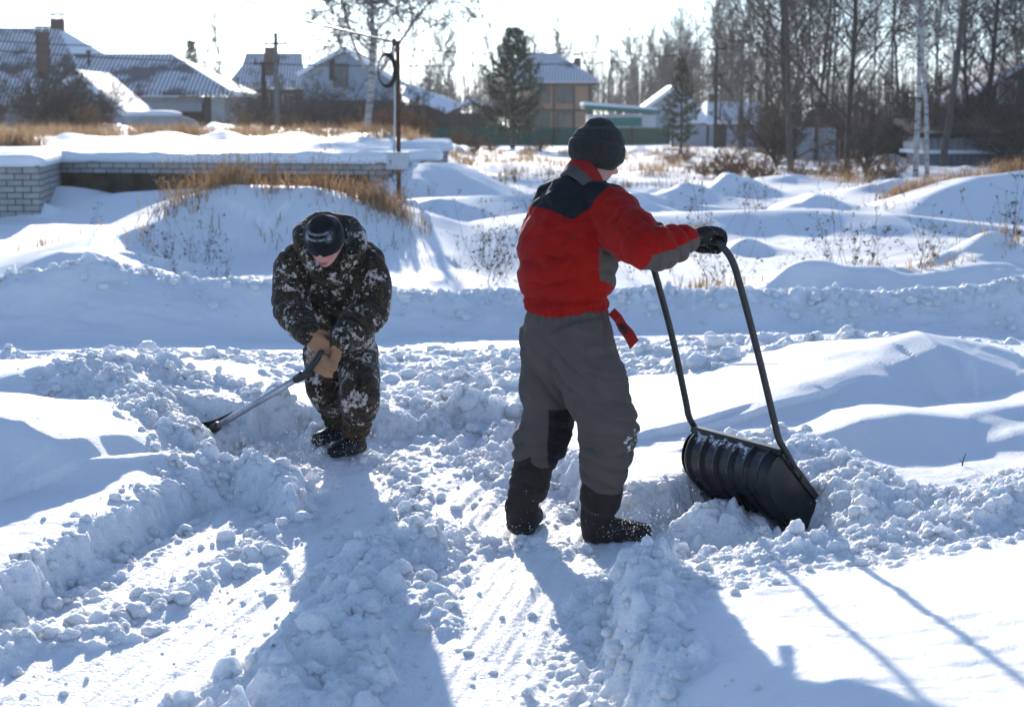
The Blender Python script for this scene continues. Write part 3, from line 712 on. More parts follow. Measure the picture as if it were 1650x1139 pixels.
# ================================================================== the man
def build_man():
    Y0 = 7.08
    F_h = unit((.82, .46, -.34)); F_t = unit((.72, .69, 0)); R_t = A3(F_t[1], -F_t[0], 0); F_p = unit((.80, .60, 0)); R_p = A3(F_p[1], -F_p[0], 0)
    X = lambda u, v, y: A3(*P(u, v, y))
    gl = gz(*X(835, 856, 7.12)[:2]); gr = gz(*X(965, 862, 7.0)[:2])
    foot_l = A3(X(842, 840, 7.12)[0], 7.10, gl); foot_r = A3(X(963, 850, 6.99)[0], 6.98, gr)
    pel = X(912, 535, 7.10); waist = X(912, 492, 7.10); chest = X(920, 400, 7.14); sh = X(935, 330, 7.16); neck = X(952, 292, 7.18); head_c = X(961, 252, 7.20)
    sh_r = sh + R_t * .150 + A3(0, 0, .005); sh_l = sh - R_t * .160 + A3(0, 0, .0)
    bar_r, bar_l = SCOOP['bar']; ax = unit(bar_r - bar_l)
    gp_r = bar_r - ax * .075; gp_l = bar_l + ax * .10
    el_r = X(1046, 400, 6.74); el_l = A3(*(sh_l * .5 + gp_l * .5)) + A3(.02, .06, -.10)
    wr_r = gp_r + unit(el_r - gp_r) * .095 + A3(0, 0, .022); wr_l = gp_l + unit(el_l - gp_l) * .085
    hip_r = pel + R_p * .085 + A3(0, 0, -.03); hip_l = pel - R_p * .085 + A3(0, 0, -.03)
    kn_r = X(978, 672, 6.90); kn_l = X(882, 680, 7.16); an_r = foot_r + A3(0, 0, .13); an_l = foot_l + A3(0, 0, .13)
    mid_l = X(858, 745, 7.13)
    root = empty('person', tuple(A3((foot_l[0] + foot_r[0]) / 2, 7.05, min(gl, gr)))); tag(root, 'man in a red and black work jacket and grey trousers pushing the black snow scoop', 'person', 'people clearing snow')
    # body: one continuous figure under the clothes
    B = Blob(); hf = frame(F_h, (0, 0, 1)); hv, hF = head_solid(1.0); B.add(hv @ hf.T + head_c, hF)
    B.limb([head_c + A3(0, 0, -.05), neck, sh + A3(0, 0, -.03)], [.058, .056, .07])
    B.limb([pel, waist, chest, sh], [.15, .14, .16, .13], ref=R_t, rad2=[.11, .10, .12, .10])
    for a, b, c in ((sh_r, el_r, wr_r), (sh_l, el_l, wr_l)): B.limb([a, b, c], [.055, .045, .03])
    for a, b, c, d in ((hip_r, kn_r, an_r, foot_r), (hip_l, kn_l, an_l, foot_l)): B.limb([a, b, c, d + A3(0, 0, .05)], [.085, .058, .045, .04])
    me = B.mesh('body', .0042, 1, M['skin_man']); V = coords(me); q = (V - head_c) @ hf
    l, b, bl = head_masks(q); hd = np.linalg.norm(q, axis=1) < .16
    attr(me, 'lips', l * hd); attr(me, 'brow', b * hd); attr(me, 'blush', bl * hd); put('body', me, root)
    # short hair below the hat
    B = Blob(); B.ball(head_c + hf @ A3(0, -.022, .006), (.080, .088, .100), hf); me = B.mesh('hair', .005, 1, nmat('short_dark_hair', (.02, .014, .01), (.05, .035, .025), 60, .8)); put('hair', me, root)
    # hat
    hup = unit(hf @ A3(0, -.16, 1)); hb = head_c + hf @ A3(0, -.006, .022)
    hM = frame(unit(hf[:, 1] - hup * np.dot(hf[:, 1], hup)), hup)
    B = Blob(); B.limb([hb + hup * -.012, hb + hup * .045, hb + hup * .080 - hf[:, 1] * .003, hb + hup * .104 - hf[:, 1] * .006], [.102, .103, .088, .058], ref=hM[:, 0], rad2=[.116, .116, .100, .066], sides=32)
    me = B.mesh('knitted_hat', .004, 3, M['hat']); V = coords(me); V = folds(V, normals(me), 1, [(hb + hup * .10, hup, .05, .004, .09, (4, 3, 0))], .0016, 16); set_coords(me, V); hat = put('knitted_hat', me, root)
    B = Blob(); B.limb([hb + hup * -.03, hb + hup * .0, hb + hup * .028], [.108, .1125, .112], ref=hM[:, 0], rad2=[.122, .1265, .125], sides=36); me = B.mesh('turned_up_brim', .004, 3, M['hat']); V = coords(me); set_coords(me, folds(V, normals(me), 1, [], .0014, 18)); put('turned_up_brim', me, hat)
    # jacket
    B = Blob(); hem = X(911, 499, 7.10)
    B.limb([hem + A3(0, 0, .01), X(911, 484, 7.1), X(912, 445, 7.11), X(917, 395, 7.13), X(925, 352, 7.15), X(936, 318, 7.165), X(946, 298, 7.17)],
           [.200, .207, .222, .232, .225, .172, .10], ref=R_t, rad2=[.155, .160, .178, .182, .165, .125, .09], sides=36)
    B.limb([sh_l + R_t * .09 + A3(0, 0, .02), sh_l + A3(0, 0, -.01), (sh_l + el_l) / 2, el_l, wr_l], [.09, .108, .10, .092, .06])
    B.limb([sh_r - R_t * .10 + A3(0, 0, .02), sh_r + A3(0, 0, -.02), (sh_r + el_r) / 2 + A3(0, 0, -.01), el_r, (el_r + wr_r) / 2, wr_r], [.09, .112, .107, .098, .078, .060])
    B.limb([neck + A3(0, 0, -.03), neck + A3(0, 0, -.07)], [.085, .11])
    me = B.mesh('jacket', .0048, 6, M['jacket']); V = coords(me); N = normals(me)
    fa = unit(wr_r - el_r); ua = unit(el_r - sh_r)
    V2 = folds(V, N, 1, [((el_r + wr_r) / 2 + A3(-.03, 0, .02), fa, .062, .012, .15, (0, 0, .25)), (sh_r * .45 + el_r * .55 + A3(0, 0, .03), ua, .08, .009, .13, (0, .3, .3)), (X(985, 420, 7.0), unit((.6, 0, 1)), .075, .013, .16, (0, 0, 0)),
                       (X(880, 455, 6.95), unit((-.35, 0, 1)), .085, .011, .20, (.2, 0, 0)), (X(960, 385, 6.95), unit((-.8, 0, .7)), .08, .011, .17, (0, 0, 0)), (X(850, 420, 7.0), unit((.6, 0, 1)), .09, .005, .14, (0, 0, 0))], .0062, 8, 3)
    # gathered elastic hem
    hz = hem[2]; w = np.exp(-((V[:, 2] - hz - .02) / .035) ** 2); th = np.arctan2(V[:, 0] - hem[0], V[:, 1] - hem[1])
    V2 = V2 + N * (w * .0022 * np.sin(th * 46 + 4 * vnoise3(V * 12, 4)))[:, None] - N * (.010 * np.exp(-((V[:, 2] - hz - .055) / .012) ** 2))[:, None] * (np.abs((V - hem) @ R_t) < .28)[:, None]
    set_coords(me, V2)
    s = (V - sh) @ R_t; dep = (V - sh) @ F_t
    yl = np.interp(s, [-.30, -.16, 0, .12, .165, .21], [-.03, -.004, -.012, -.05, -.005, .08]) + sh[2]
    attr(me, 'yoke', np.minimum(V[:, 2] - yl, .20 - s))
    tf = (V - el_r) @ fa; perp = (V - el_r) - tf[:, None] * fa; dn = perp @ unit(A3(0, 0, 1) - fa * fa[2])
    near_arm = (np.linalg.norm(perp, axis=1) < .14)
    sleeve = np.where(near_arm, np.minimum(-.012 + .10 * tf - dn, tf + .035 - .2 * dn), -1)
    side = np.minimum(np.minimum(.11 - np.abs(dep - .0), s - .075 - .15 * (V[:, 2] - chest[2])), np.minimum(V[:, 2] - X(970, 462, 7)[2] + .3 * (dep), X(970, 405, 7)[2] + .02 - V[:, 2]))
    side = np.where((np.linalg.norm((V - el_r), axis=1) < .09), -1, side)
    attr(me, 'grey', np.maximum(sleeve, side)); jk = put('jacket', me, root)
    # stand-up collar
    ring = []; n = 40; cc = X(943, 299, 7.17); up = unit(A3(.62, .30, 1)); fr_ = frame(unit(F_h - up * np.dot(F_h, up)), up)
    prof = [(.118, -.035), (.112, .0), (.106, .035), (.099, .068), (.092, .076), (.085, .068), (.084, .03), (.086, -.03)]
    V = []; red = []
    for i in range(n):
        th = 2 * math.pi * i / n; fwd = math.cos(th); drop = .055 * max(fwd + .6, 0) - .008 * max(-fwd, 0)
        for k, (r, z) in enumerate(prof):
            rr = r * (1 + .05 * math.sin(3 * th + k)) ; V.append(cc + fr_ @ A3(math.sin(th) * rr * .96, fwd * rr * 1.06, z - drop + .004 * math.sin(5 * th))); red.append(1.0 if k >= 2 else 0.0)
    m_ = len(prof); F = [(i * m_ + k, ((i + 1) % n) * m_ + k, ((i + 1) % n) * m_ + (k + 1) % m_, i * m_ + (k + 1) % m_) for i in range(n) for k in range(m_)]
    me = mesh_from('collar', V, F, M['collar']); attr(me, 'redtop', red); c = put('collar', me, jk); md = c.modifiers.new('s', 'SUBSURF'); md.levels = 2; md.render_levels = 2
    # trousers
    B = Blob()
    B.limb([X(912, 498, 7.10), X(912, 520, 7.10), X(912, 552, 7.10), X(916, 590, 7.10)], [.196, .206, .208, .15], ref=R_p, rad2=[.150, .158, .165, .13], sides=36)
    cu_r = X(972, 776, 6.95); cu_l = X(862, 742, 7.13)
    B.limb([hip_r + A3(-.01, 0, .03), hip_r * .5 + kn_r * .5 + A3(.0, -.01, 0), kn_r, kn_r * .5 + cu_r * .5 + A3(.0, 0, 0), cu_r], [.148, .138, .118, .114, .104], sides=28)
    B.limb([hip_l + A3(0, 0, .03), hip_l * .5 + kn_l * .5, kn_l, kn_l * .45 + cu_l * .55, cu_l], [.145, .128, .112, .108, .100], sides=28)
    me = B.mesh('trousers', .0048, 6, M['trousers']); V = coords(me); N = normals(me)
    ls = kn_r - cu_r; ll = kn_l - cu_l
    V2 = folds(V, N, 1, [(kn_r * .35 + cu_r * .65, unit(ls), .070, .024, .17, (.25, 0, 0)), (kn_r + A3(0, -.05, .02), unit(A3(.25, 0, 1)), .075, .010, .14, (.1, 0, 0)), (kn_l * .4 + cu_l * .6, unit(ll), .075, .021, .16, (-.3, 0, 0)), (kn_l + A3(0, -.06, .04), unit(A3(-.3, 0, 1)), .07, .012, .13, (0, 0, 0)),
                       (X(905, 620, 6.95), unit(A3(.75, 0, .8)), .085, .016, .17, (0, 0, 0)), (X(860, 560, 6.95), unit(A3(-.9, 0, .45)), .09, .005, .15, (0, 0, 0)), (X(985, 600, 6.9), unit(A3(.1, 0, 1)), .07, .007, .14, (0, 0, 0))], .0068, 8, 8)
    wz = X(912, 505, 7.1)[2]; w = np.exp(-((V[:, 2] - wz) / .04) ** 2); th = np.arctan2(V[:, 0] - pel[0], V[:, 1] - pel[1]); V2 = V2 + N * (w * .0035 * np.sin(th * 30 + 2 * vnoise3(V * 8, 6)))[:, None]
    set_coords(me, V2)
    qa = V - (kn_l * .45 + cu_l * .55); lf = unit(A3(.95, -.25, 0)); attr(me, 'pad', np.where(np.linalg.norm(qa, axis=1) < .22, np.minimum(qa @ lf - .055, .15 - np.abs(qa[:, 2] - .01)), -1))
    attr(me, 'frost', np.clip(1.0 * np.exp(-((V[:, 2] - .44) / .13) ** 2) * sstep(.02, .10, (V - kn_r) @ A3(1, -.2, 0)), 0, 1)); put('trousers', me, root)
    # gloves
    B = Blob(); hand_solid(B, wr_r, gp_r, ax, A3(.2, -.25, 1), -1, 1.30, .0135); B.limb([wr_r, wr_r + unit(el_r - wr_r) * .05], [.036, .045]); put('glove', B.mesh('glove', .0032, 2, M['glove']), root)
    B = Blob(); hand_solid(B, wr_l, gp_l, ax, A3(.2, -.25, 1), 1, 1.25, .0135); B.limb([wr_l, wr_l + unit(el_l - wr_l) * .05], [.036, .045]); put('glove', B.mesh('glove', .0035, 2, M['glove']), root)
    # boots
    for ft, toe, cu, kk in ((foot_r, unit(A3(.96, .10, 0)), cu_r, kn_r), (foot_l, unit(A3(.25, .95, 0)), cu_l, kn_l)):
        B = Blob(); an = ft + A3(0, 0, .10)
        B.limb([cu * .93 + kk * .07, cu * .5 + an * .5, an + A3(0, 0, .035), ft + A3(0, 0, .055)], [.086, .087, .070, .072], sides=24)
        sd = A3(-toe[1], toe[0], 0)
        B.limb([ft - toe * .045 + A3(0, 0, .045), ft + toe * .05 + A3(0, 0, .052), ft + toe * .14 + A3(0, 0, .045), ft + toe * .205 + A3(0, 0, .040)], [.064, .065, .058, .044], ref=sd, rad2=[.046, .058, .046, .038], sides=24)
        me = B.mesh('boot', .005, 4, M['boot']); V = coords(me); set_coords(me, folds(V, normals(me), 1, [(an + A3(0, 0, .07), A3(0, 0, 1), .055, .009, .09, (.4, .2, 0))], .003, 14, 5)); put('boot', me, root)
    # loose waist strap with its buckle
    s0 = X(985, 502, 6.93); s1 = X(1003, 527, 6.92); s2 = X(1022, 556, 6.92); Vs = []; wv = A3(.012, .004, .012)
    pts = [s0, s0 * .5 + s1 * .5 + A3(.004, -.01, .005), s1, s1 * .5 + s2 * .5 + A3(.004, -.006, .004), s2]
    mb = MB()
    for i in range(4):
        a, b = pts[i], pts[i + 1]; w0 = wv * (1 + .12 * i); w1 = wv * (1 + .12 * (i + 1)); d = A3(0, -.004, .002)
        mb.add([a - w0, a + w0, b + w1, b - w1, a - w0 + d, a + w0 + d, b + w1 + d, b - w1 + d], [(0, 1, 2, 3), (7, 6, 5, 4), (0, 4, 5, 1), (1, 5, 6, 2), (2, 6, 7, 3), (3, 7, 4, 0)])
    st = mb.build('waist_strap', M['strap'], jk); mb = MB(); mb.box(s1 + A3(.004, -.010, -.006), (.034, .012, .022), Matrix.Rotation(.9, 3, 'Y')); mb.tube([s1 + A3(-.014, -.012, .014), s1 + A3(.006, -.016, -.004), s1 + A3(.018, -.012, -.022)], .0045, 6); mb.build('buckle', M['buckle'], st)

# ================================================================== scoop pushed by the man
SCOOP = {}
def scoop_frame():
    b_r = A3(*P(1261, 730, 6.96)); b_l = A3(*P(1121, 692, 7.50)); b_l[2] = b_r[2] = (b_r[2] + b_l[2]) / 2
    t_r = A3(*P(1166, 393, 6.82)); Aax = unit(b_r - b_l); L = np.linalg.norm((b_r - b_l)[:2]); t_l = t_r - Aax * L * .98
    SCOOP.update(b_r=b_r, b_l=b_l, A=Aax, L=L, F=A3(-Aax[1], Aax[0], 0), t_r=t_r, t_l=t_l)
    SCOOP['bar'] = (t_r + A3(-.012, 0, .006), t_l + A3(-.012, 0, .006))
def build_scoop():
    S = SCOOP; b_r, b_l, Aax, L, F = S['b_r'], S['b_l'], S['A'], S['L'], S['F']; zt = b_r[2]
    root = empty('snow_scoop', tuple(A3(*(b_r + b_l) / 2 * (1, 1, 0)))); tag(root, 'black ribbed plastic snow scoop on a bent tube handle pushed into the snow heap', 'snow scoop')
    prof = [(0, 0), (-.030, -.010), (-.060, -.040), (-.080, -.095), (-.076, -.150), (-.045, -.205), (.01, -.260), (.08, -.315), (.15, -.350), (.24, -.385)]
    pr = [A3(*p) for p in [(a, b, 0) for a, b in prof]]
    def at(f, z, s): return b_l + Aax * (s * L) + F * f + A3(0, 0, z)
    # shell
    ns = 60; V = []; Fc = []; fro = []; npf = 28
    pp = np.array(prof); tt = np.linspace(0, len(prof) - 1, npf); ff = np.interp(tt, range(len(prof)), pp[:, 0]); zz = np.interp(tt, range(len(prof)), pp[:, 1])
    for _ in range(2): ff[1:-1] = (ff[:-2] + 2 * ff[1:-1] + ff[2:]) / 4; zz[1:-1] = (zz[:-2] + 2 * zz[1:-1] + zz[2:]) / 4
    tn = np.column_stack([np.gradient(ff), np.gradient(zz)]); tn /= np.linalg.norm(tn, axis=1)[:, None]; nf, nz = tn[:, 1], -tn[:, 0]
    if nf[8] > 0: nf, nz = -nf, -nz
    for lay in (0, 1):
        for i in range(ns + 1):
            s = i / ns
            for k in range(npf):
                rib = max(math.exp(-(((s * 6) % 1 - .5) / .13) ** 4), 0) * (1 if k > 1 else 0)
                e = -.012 * (1 - rib) if False else .014 * rib
                cor = .03 * (max(0, abs(s - .5) - .44) / .06) ** 2          # rounded ends
                o = (e - cor * .6) * (1 if lay == 0 else 1) - (.006 if lay else 0)
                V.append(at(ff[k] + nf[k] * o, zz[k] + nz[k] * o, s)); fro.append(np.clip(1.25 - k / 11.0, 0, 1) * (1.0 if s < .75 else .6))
    q = (ns + 1) * npf
    for i in range(ns):
        for k in range(npf - 1):
            a = i * npf + k; Fc.append((a, a + 1, a + npf + 1, a + npf)); Fc.append((q + a, q + a + npf, q + a + npf + 1, q + a + 1))
    for i in range(ns):
        for k in (0, npf - 1): a = i * npf + k; Fc.append((a, a + npf, q + a + npf, q + a))
    for k in range(npf - 1):
        for i in (0, ns): a = i * npf + k; Fc.append((a, q + a, q + a + 1, a + 1))
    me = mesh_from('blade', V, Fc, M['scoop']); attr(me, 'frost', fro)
    bm = bmesh.new(); bm.from_mesh(me); bmesh.ops.recalc_face_normals(bm, faces=bm.faces[:]); bm.to_mesh(me); bm.free(); me.polygons.foreach_set('use_smooth', np.ones(len(me.polygons), bool)); put('blade', me, root)
    # end plates
    for s, sg in ((-.004, -1), (1.0, 1)):
        poly = [at(ff[k] + nf[k] * -.004, zz[k] + nz[k] * -.004, s) for k in range(0, npf)] + [at(.21, -.265, s), at(.10, -.115, s)]
        MB().prism(poly, Aax * .004).build('end_plate', M['scoop'], root)
        a = at(-.006, .004, s + .004 * sg); b = at(.175, -.205, s + .004 * sg); d = unit(b - a); up = np.cross(d, Aax)
        mb = MB(); mb.prism([a - up * .015, a + up * .015, b + up * .013, b - up * .013], Aax * .014 * sg); mb.tube([a + d * .04 + Aax * .010 * sg, a + d * .04 + Aax * .022 * sg], .010, 10); mb.tube([a + d * .15 + Aax * .010 * sg, a + d * .15 + Aax * .022 * sg], .009, 10); mb.build('end_bracket', M['blackplastic'], root)
    a = at(-.004, .006, -.01); b = at(-.004, .006, 1.01); mb = MB(); mb.prism([a + F * .016 + A3(0, 0, .012), a - F * .018 + A3(0, 0, .012), a - F * .018 - A3(0, 0, .014), a + F * .016 - A3(0, 0, .010)], b - a); mb.build('top_rim', M['blackplastic'], root)
    a = at(.230, -.380, .0); b = at(.230, -.380, 1.0); mb = MB(); mb.prism([a, a + F * .04 - A3(0, 0, .016), a + F * .04 - A3(0, 0, .02), a - A3(0, 0, .008)], b - a); mb.build('cutting_edge', M['alu'], root)
    # bent tube handle: up one side, across, down the other
    def leg(bs, ts, sg):
        lo = bs + F * .055 - A3(0, 0, .066) + Aax * .012 * sg; k1 = bs + F * .002 + A3(0, 0, .012) + Aax * .014 * sg
        d = ts - bs; return [lo, k1, bs + d * .06 + A3(-.010, -.004, .01) + Aax * .012 * sg, bs + d * .14 + A3(-.008, 0, .02) + Aax * .008 * sg, bs + d * .5 + A3(.015, .005, 0), bs + d * .80 + A3(.020, .008, .0), bs + d * .92 + A3(.016, .006, 0), ts + A3(.004, .002, -.012) - Aax * .016 * sg]
    rr = leg(b_r, S['t_r'], 1); ll = leg(b_l, S['t_l'], -1)
    br, bl_ = S['bar']; pts = rr + [br - Aax * .05] + [br * .5 + bl_ * .5] + [bl_ + Aax * .05] + ll[::-1]
    def cm(pts, sub=5):
        out = []; n = len(pts)
        for i in range(n - 1):
            p0, p1, p2, p3 = pts[max(i - 1, 0)], pts[i], pts[i + 1], pts[min(i + 2, n - 1)]
            for k in range(sub):
                t = k / sub; out.append(.5 * ((2 * p1) + (-p0 + p2) * t + (2 * p0 - 5 * p1 + 4 * p2 - p3) * t * t + (-p0 + 3 * p1 - 3 * p2 + p3) * t ** 3))
        return out + [pts[-1]]
    Vt, Ft = tube(cm(pts), .0145, 14); put('handle', mesh_from('handle', Vt, Ft, M['tube']), root)

# ================================================================== the boy
def build_boy():
    X = lambda u, v, y: A3(*P(u, v, y))
    F_b = unit((-.22, -.97, 0)); R_b = A3(F_b[1], -F_b[0], 0)     # his right hand side is on the left of the picture
    g_r = gz(*G(539, 700)[:2]); fl = A3(*G(571, 742, 0), 0); fl[2] = gz(fl[0], fl[1]); fr = A3(X(550, 694, 8.90)[0], 8.90, 0); fr[2] = gz(fr[0], fr[1])
    root = empty('person', tuple(A3((fl[0] + fr[0]) / 2, 8.8, min(fl[2], fr[2])))); tag(root, 'boy in dark snow camouflage and a black knitted hat bending over a shovel', 'person', 'people clearing snow')
    head_c = X(524, 392, 8.27); neck = X(533, 392, 8.50); sh = X(533, 415, 8.58); chest = X(533, 455, 8.68); pel = X(548, 555, 8.86)
    F_h = unit((-.17, -.88, -.42)); hf = frame(F_h, (0, 0, 1))
    sh_r = sh + A3(-.165, 0, -.02); sh_l = sh + A3(.165, .02, -.02)
    bar0, bar1 = SHOV['bar']; ax = unit(bar1 - bar0); off = A3(.030, .045, .0); gp_r = bar0 * .05 + bar1 * .95 + off + A3(-.012, .02, .012); gp_l = bar0 * .5 + bar1 * .5 + off
    el_r = X(468, 494, 8.50); el_l = X(593, 500, 8.52)
    wr_r = X(499, 541, 8.27); wr_l = X(546, 560, 8.24)
    kn_l = X(580, 640, 8.55); kn_r = X(522, 630, 8.75); cu_l = X(578, 668, 8.58); cu_r = X(537, 658, 8.86); an_l = fl + A3(0, 0, .12); an_r = fr + A3(0, 0, .12)
    hip_l = pel + A3(.08, 0, -.03); hip_r = pel + A3(-.08, 0, -.03)
    B = Blob(); hv, hF = head_solid(.97); B.add(hv @ hf.T + head_c, hF)
    B.limb([head_c + hf @ A3(0, -.03, -.05), neck + A3(0, 0, -.02), sh + A3(0, 0, -.03)], [.052, .052, .06])
    B.limb([pel, chest, sh], [.12, .13, .11], ref=(1, 0, 0), rad2=[.09, .10, .08])
    for a, b, c in ((sh_r, el_r, wr_r), (sh_l, el_l, wr_l)): B.limb([a, b, c], [.045, .038, .028])
    for a, b, c, d in ((hip_r, kn_r, an_r, fr), (hip_l, kn_l, an_l, fl)): B.limb([a, b, c, d + A3(0, 0, .05)], [.07, .05, .04, .036])
    me = B.mesh('body', .0042, 1, M['skin_boy']); V = coords(me); q = (V - head_c) @ hf / .97; l, b, bl = head_masks(q); hd = np.linalg.norm(q, axis=1) < .16
    attr(me, 'lips', l * hd); attr(me, 'brow', b * hd); attr(me, 'blush', bl * hd); put('body', me, root)
    B = Blob(); B.ball(head_c + hf @ A3(0, -.024, .010), (.077, .086, .098), hf); put('hair', B.mesh('hair', .005, 1, nmat('boy_hair', (.03, .02, .012), (.07, .045, .028), 60, .8)), root)
    # hat pulled low over the brow
    hup = unit(hf @ A3(0, .20, 1)); hb = head_c + hf @ A3(0, .0, .020); hM = frame(unit(hf[:, 1] - hup * np.dot(hf[:, 1], hup)), hup)
    B = Blob(); B.limb([hb + hup * -.020, hb + hup * .02, hb + hup * .062, hb + hup * .098], [.094, .098, .093, .062], ref=hM[:, 0], rad2=[.108, .112, .106, .072], sides=36)
    me = B.mesh('knitted_hat', .004, 3, M['hat_black']); V = coords(me); set_coords(me, folds(V, normals(me), 1, [], .0013, 16)); q = (V - hb) @ hM
    ringd = np.abs(np.hypot(q[:, 0] / .062, (q[:, 1] - .035) / .055 * 1.0) - 1); frost = .9 * np.exp(-((q[:, 2] - .092) / .0035) ** 2) * (q[:, 1] > 0) * (np.abs(q[:, 0]) < .05) + np.exp(-((q[:, 2] - .074) / .0035) ** 2) * (q[:, 1] > .04) * (np.abs(q[:, 0] - .01) < .052) + .9 * np.exp(-((q[:, 0] + .055) / .012) ** 2 - ((q[:, 2] - .072) / .014) ** 2) + .9 * np.exp(-((q[:, 0] - .058) / .010) ** 2 - ((q[:, 2] - .075) / .02) ** 2)
    attr(me, 'frost', np.clip(frost * .62, 0, 1)); put('knitted_hat', me, root)
    # padded jacket
    B = Blob(); hem = X(550, 600, 8.80)
    B.limb([hem, X(550, 575, 8.82), X(545, 530, 8.78), X(538, 480, 8.70), X(534, 440, 8.62), X(532, 412, 8.58), X(531, 398, 8.56)], [.165, .172, .190, .205, .195, .150, .10], ref=(1, 0, 0), rad2=[.14, .145, .15, .155, .15, .13, .10], sides=36)
    B.limb([sh_r + A3(.08, 0, .03), sh_r + A3(-.01, 0, -.01), (sh_r + el_r) / 2 + A3(-.01, 0, 0), el_r, (el_r + wr_r) / 2 + A3(0, 0, -.005), wr_r], [.085, .098, .100, .094, .078, .058])
    B.limb([sh_l + A3(-.08, 0, .03), sh_l + A3(.01, 0, -.01), (sh_l + el_l) / 2 + A3(.025, 0, 0), el_l + A3(.01, 0, 0), (el_l + wr_l) / 2, wr_l], [.085, .100, .104, .100, .082, .060])
    # hood lying behind the neck
    B.limb([X(488, 400, 8.50), X(487, 376, 8.58), X(503, 362, 8.68), X(530, 357, 8.72), X(562, 363, 8.68), X(577, 382, 8.58), X(574, 404, 8.50)], [.040, .048, .052, .055, .052, .048, .042], sides=16)
    B.ball(X(531, 392, 8.66), (.13, .09, .10))
    B.limb([X(492, 408, 8.48), X(512, 443, 8.46), X(548, 443, 8.46), X(570, 408, 8.48)], [.036, .030, .030, .038], sides=14)
    me = B.mesh('camouflage_jacket', .006, 5, M['camo']); V = coords(me); N = normals(me)
    V2 = folds(V, N, 1, [((el_r + wr_r) / 2, unit(wr_r - el_r), .06, .010, .12, (0, 0, .2)), ((el_l + wr_l) / 2, unit(wr_l - el_l), .065, .012, .13, (0, 0, -.2)), (el_l + A3(0, -.04, .02), unit(A3(.3, 0, 1)), .06, .010, .12, (.3, 0, 0)), (el_r + A3(0, -.04, .02), unit(A3(-.3, 0, 1)), .06, .009, .12, (0, 0, 0)), (X(540, 530, 8.6), unit(A3(.5, 0, 1)), .07, .010, .16, (0, 0, 0)), (chest + A3(0, -.15, 0), A3(1, 0, .3), .08, .007, .15, (0, 0, 0))], .005, 9, 13)
    placket = np.exp(-(((V - chest) @ unit(A3(1, 0, .06)) + .005) / .012) ** 2) * (V[:, 1] < chest[1] - .04); V2 = V2 + N * (placket * .007)[:, None]
    set_coords(me, V2); jk = put('camouflage_jacket', me, root)
    # trousers
    B = Blob(); B.limb([X(552, 560, 8.86), X(552, 590, 8.84), X(551, 612, 8.80)], [.165, .165, .13], ref=(1, 0, 0), rad2=[.13, .13, .11], sides=28)
    B.limb([hip_l, hip_l * .5 + kn_l * .5 + A3(.01, 0, 0), kn_l, kn_l * .5 + cu_l * .5, cu_l], [.118, .112, .104, .098, .090]); B.limb([hip_r, hip_r * .5 + kn_r * .5, kn_r, kn_r * .5 + cu_r * .5, cu_r], [.115, .108, .098, .085, .070])
    me = B.mesh('camouflage_trousers', .006, 4, M['camo']); V = coords(me); set_coords(me, folds(V, normals(me), 1, [(kn_l * .2 + cu_l * .8, A3(0, 0, 1), .055, .014, .12, (.3, 0, 0)), (kn_r * .3 + cu_r * .7, A3(-.2, 0, 1), .05, .012, .11, (.3, 0, 0)), (kn_l + A3(0, -.05, .06), A3(.3, 0, 1), .06, .009, .12, (0, 0, 0))], .005, 9, 17)); put('camouflage_trousers', me, root)
    for cu, ft, toe in ((cu_l, fl, unit(A3(-.62, -.78, 0))), (cu_r, fr, unit(A3(-.75, -.6, 0)))):
        B = Blob(); an = ft + A3(0, 0, .10); B.limb([cu + A3(0, 0, .02), cu * .4 + an * .6, an + A3(0, 0, .045)], [.078, .074, .068]); gme = B.mesh('gaiter', .005, 3, M['gaiter']); V = coords(gme); set_coords(gme, folds(V, normals(gme), 1, [(cu * .5 + an * .5, A3(0, 0, 1), .04, .006, .1, (.3, 0, 0))], .002, 12)); put('gaiter', gme, root)
        B = Blob(); sd = A3(-toe[1], toe[0], 0); B.limb([an + A3(0, 0, .05), an, ft + A3(0, 0, .05)], [.063, .064, .062]); B.limb([ft - toe * .04 + A3(0, 0, .042), ft + toe * .05 + A3(0, 0, .05), ft + toe * .12 + A3(0, 0, .042), ft + toe * .16 + A3(0, 0, .036)], [.054, .054, .050, .038], ref=sd, rad2=[.042, .052, .040, .033])
        put('boot', B.mesh('boot', .005, 3, M['rubber']), root)
    for wr, gp, el, back, sd in ((wr_r, gp_r, el_r, A3(-.4, -.7, .6), 1), (wr_l, gp_l, el_l, A3(.3, -.9, .3), 1)):
        B = Blob(); hand_solid(B, wr, gp, ax, back, sd, 1.12, .0145); d = unit(el - wr); B.limb([wr - d * .01, wr + d * .035, wr + d * .06], [.042, .050, .056], sides=20)
        me = B.mesh('leather_glove', .0035, 3, M['leather']); V = coords(me); set_coords(me, folds(V, normals(me), 1, [(wr, d, .03, .003, .05, (0, 0, 0))], .0015, 25)); put('leather_glove', me, root)
SHOV = {}
def shovel_frame():
    top = A3(*P(484, 607, 8.24)); low = A3(*P(338, 694, 8.62)); d = unit(top - low)
    b0 = A3(*P(492, 602, 8.22)); b1 = A3(*P(519, 566, 8.22)); SHOV.update(top=top, low=low, d=d, bar=(b0, b1))
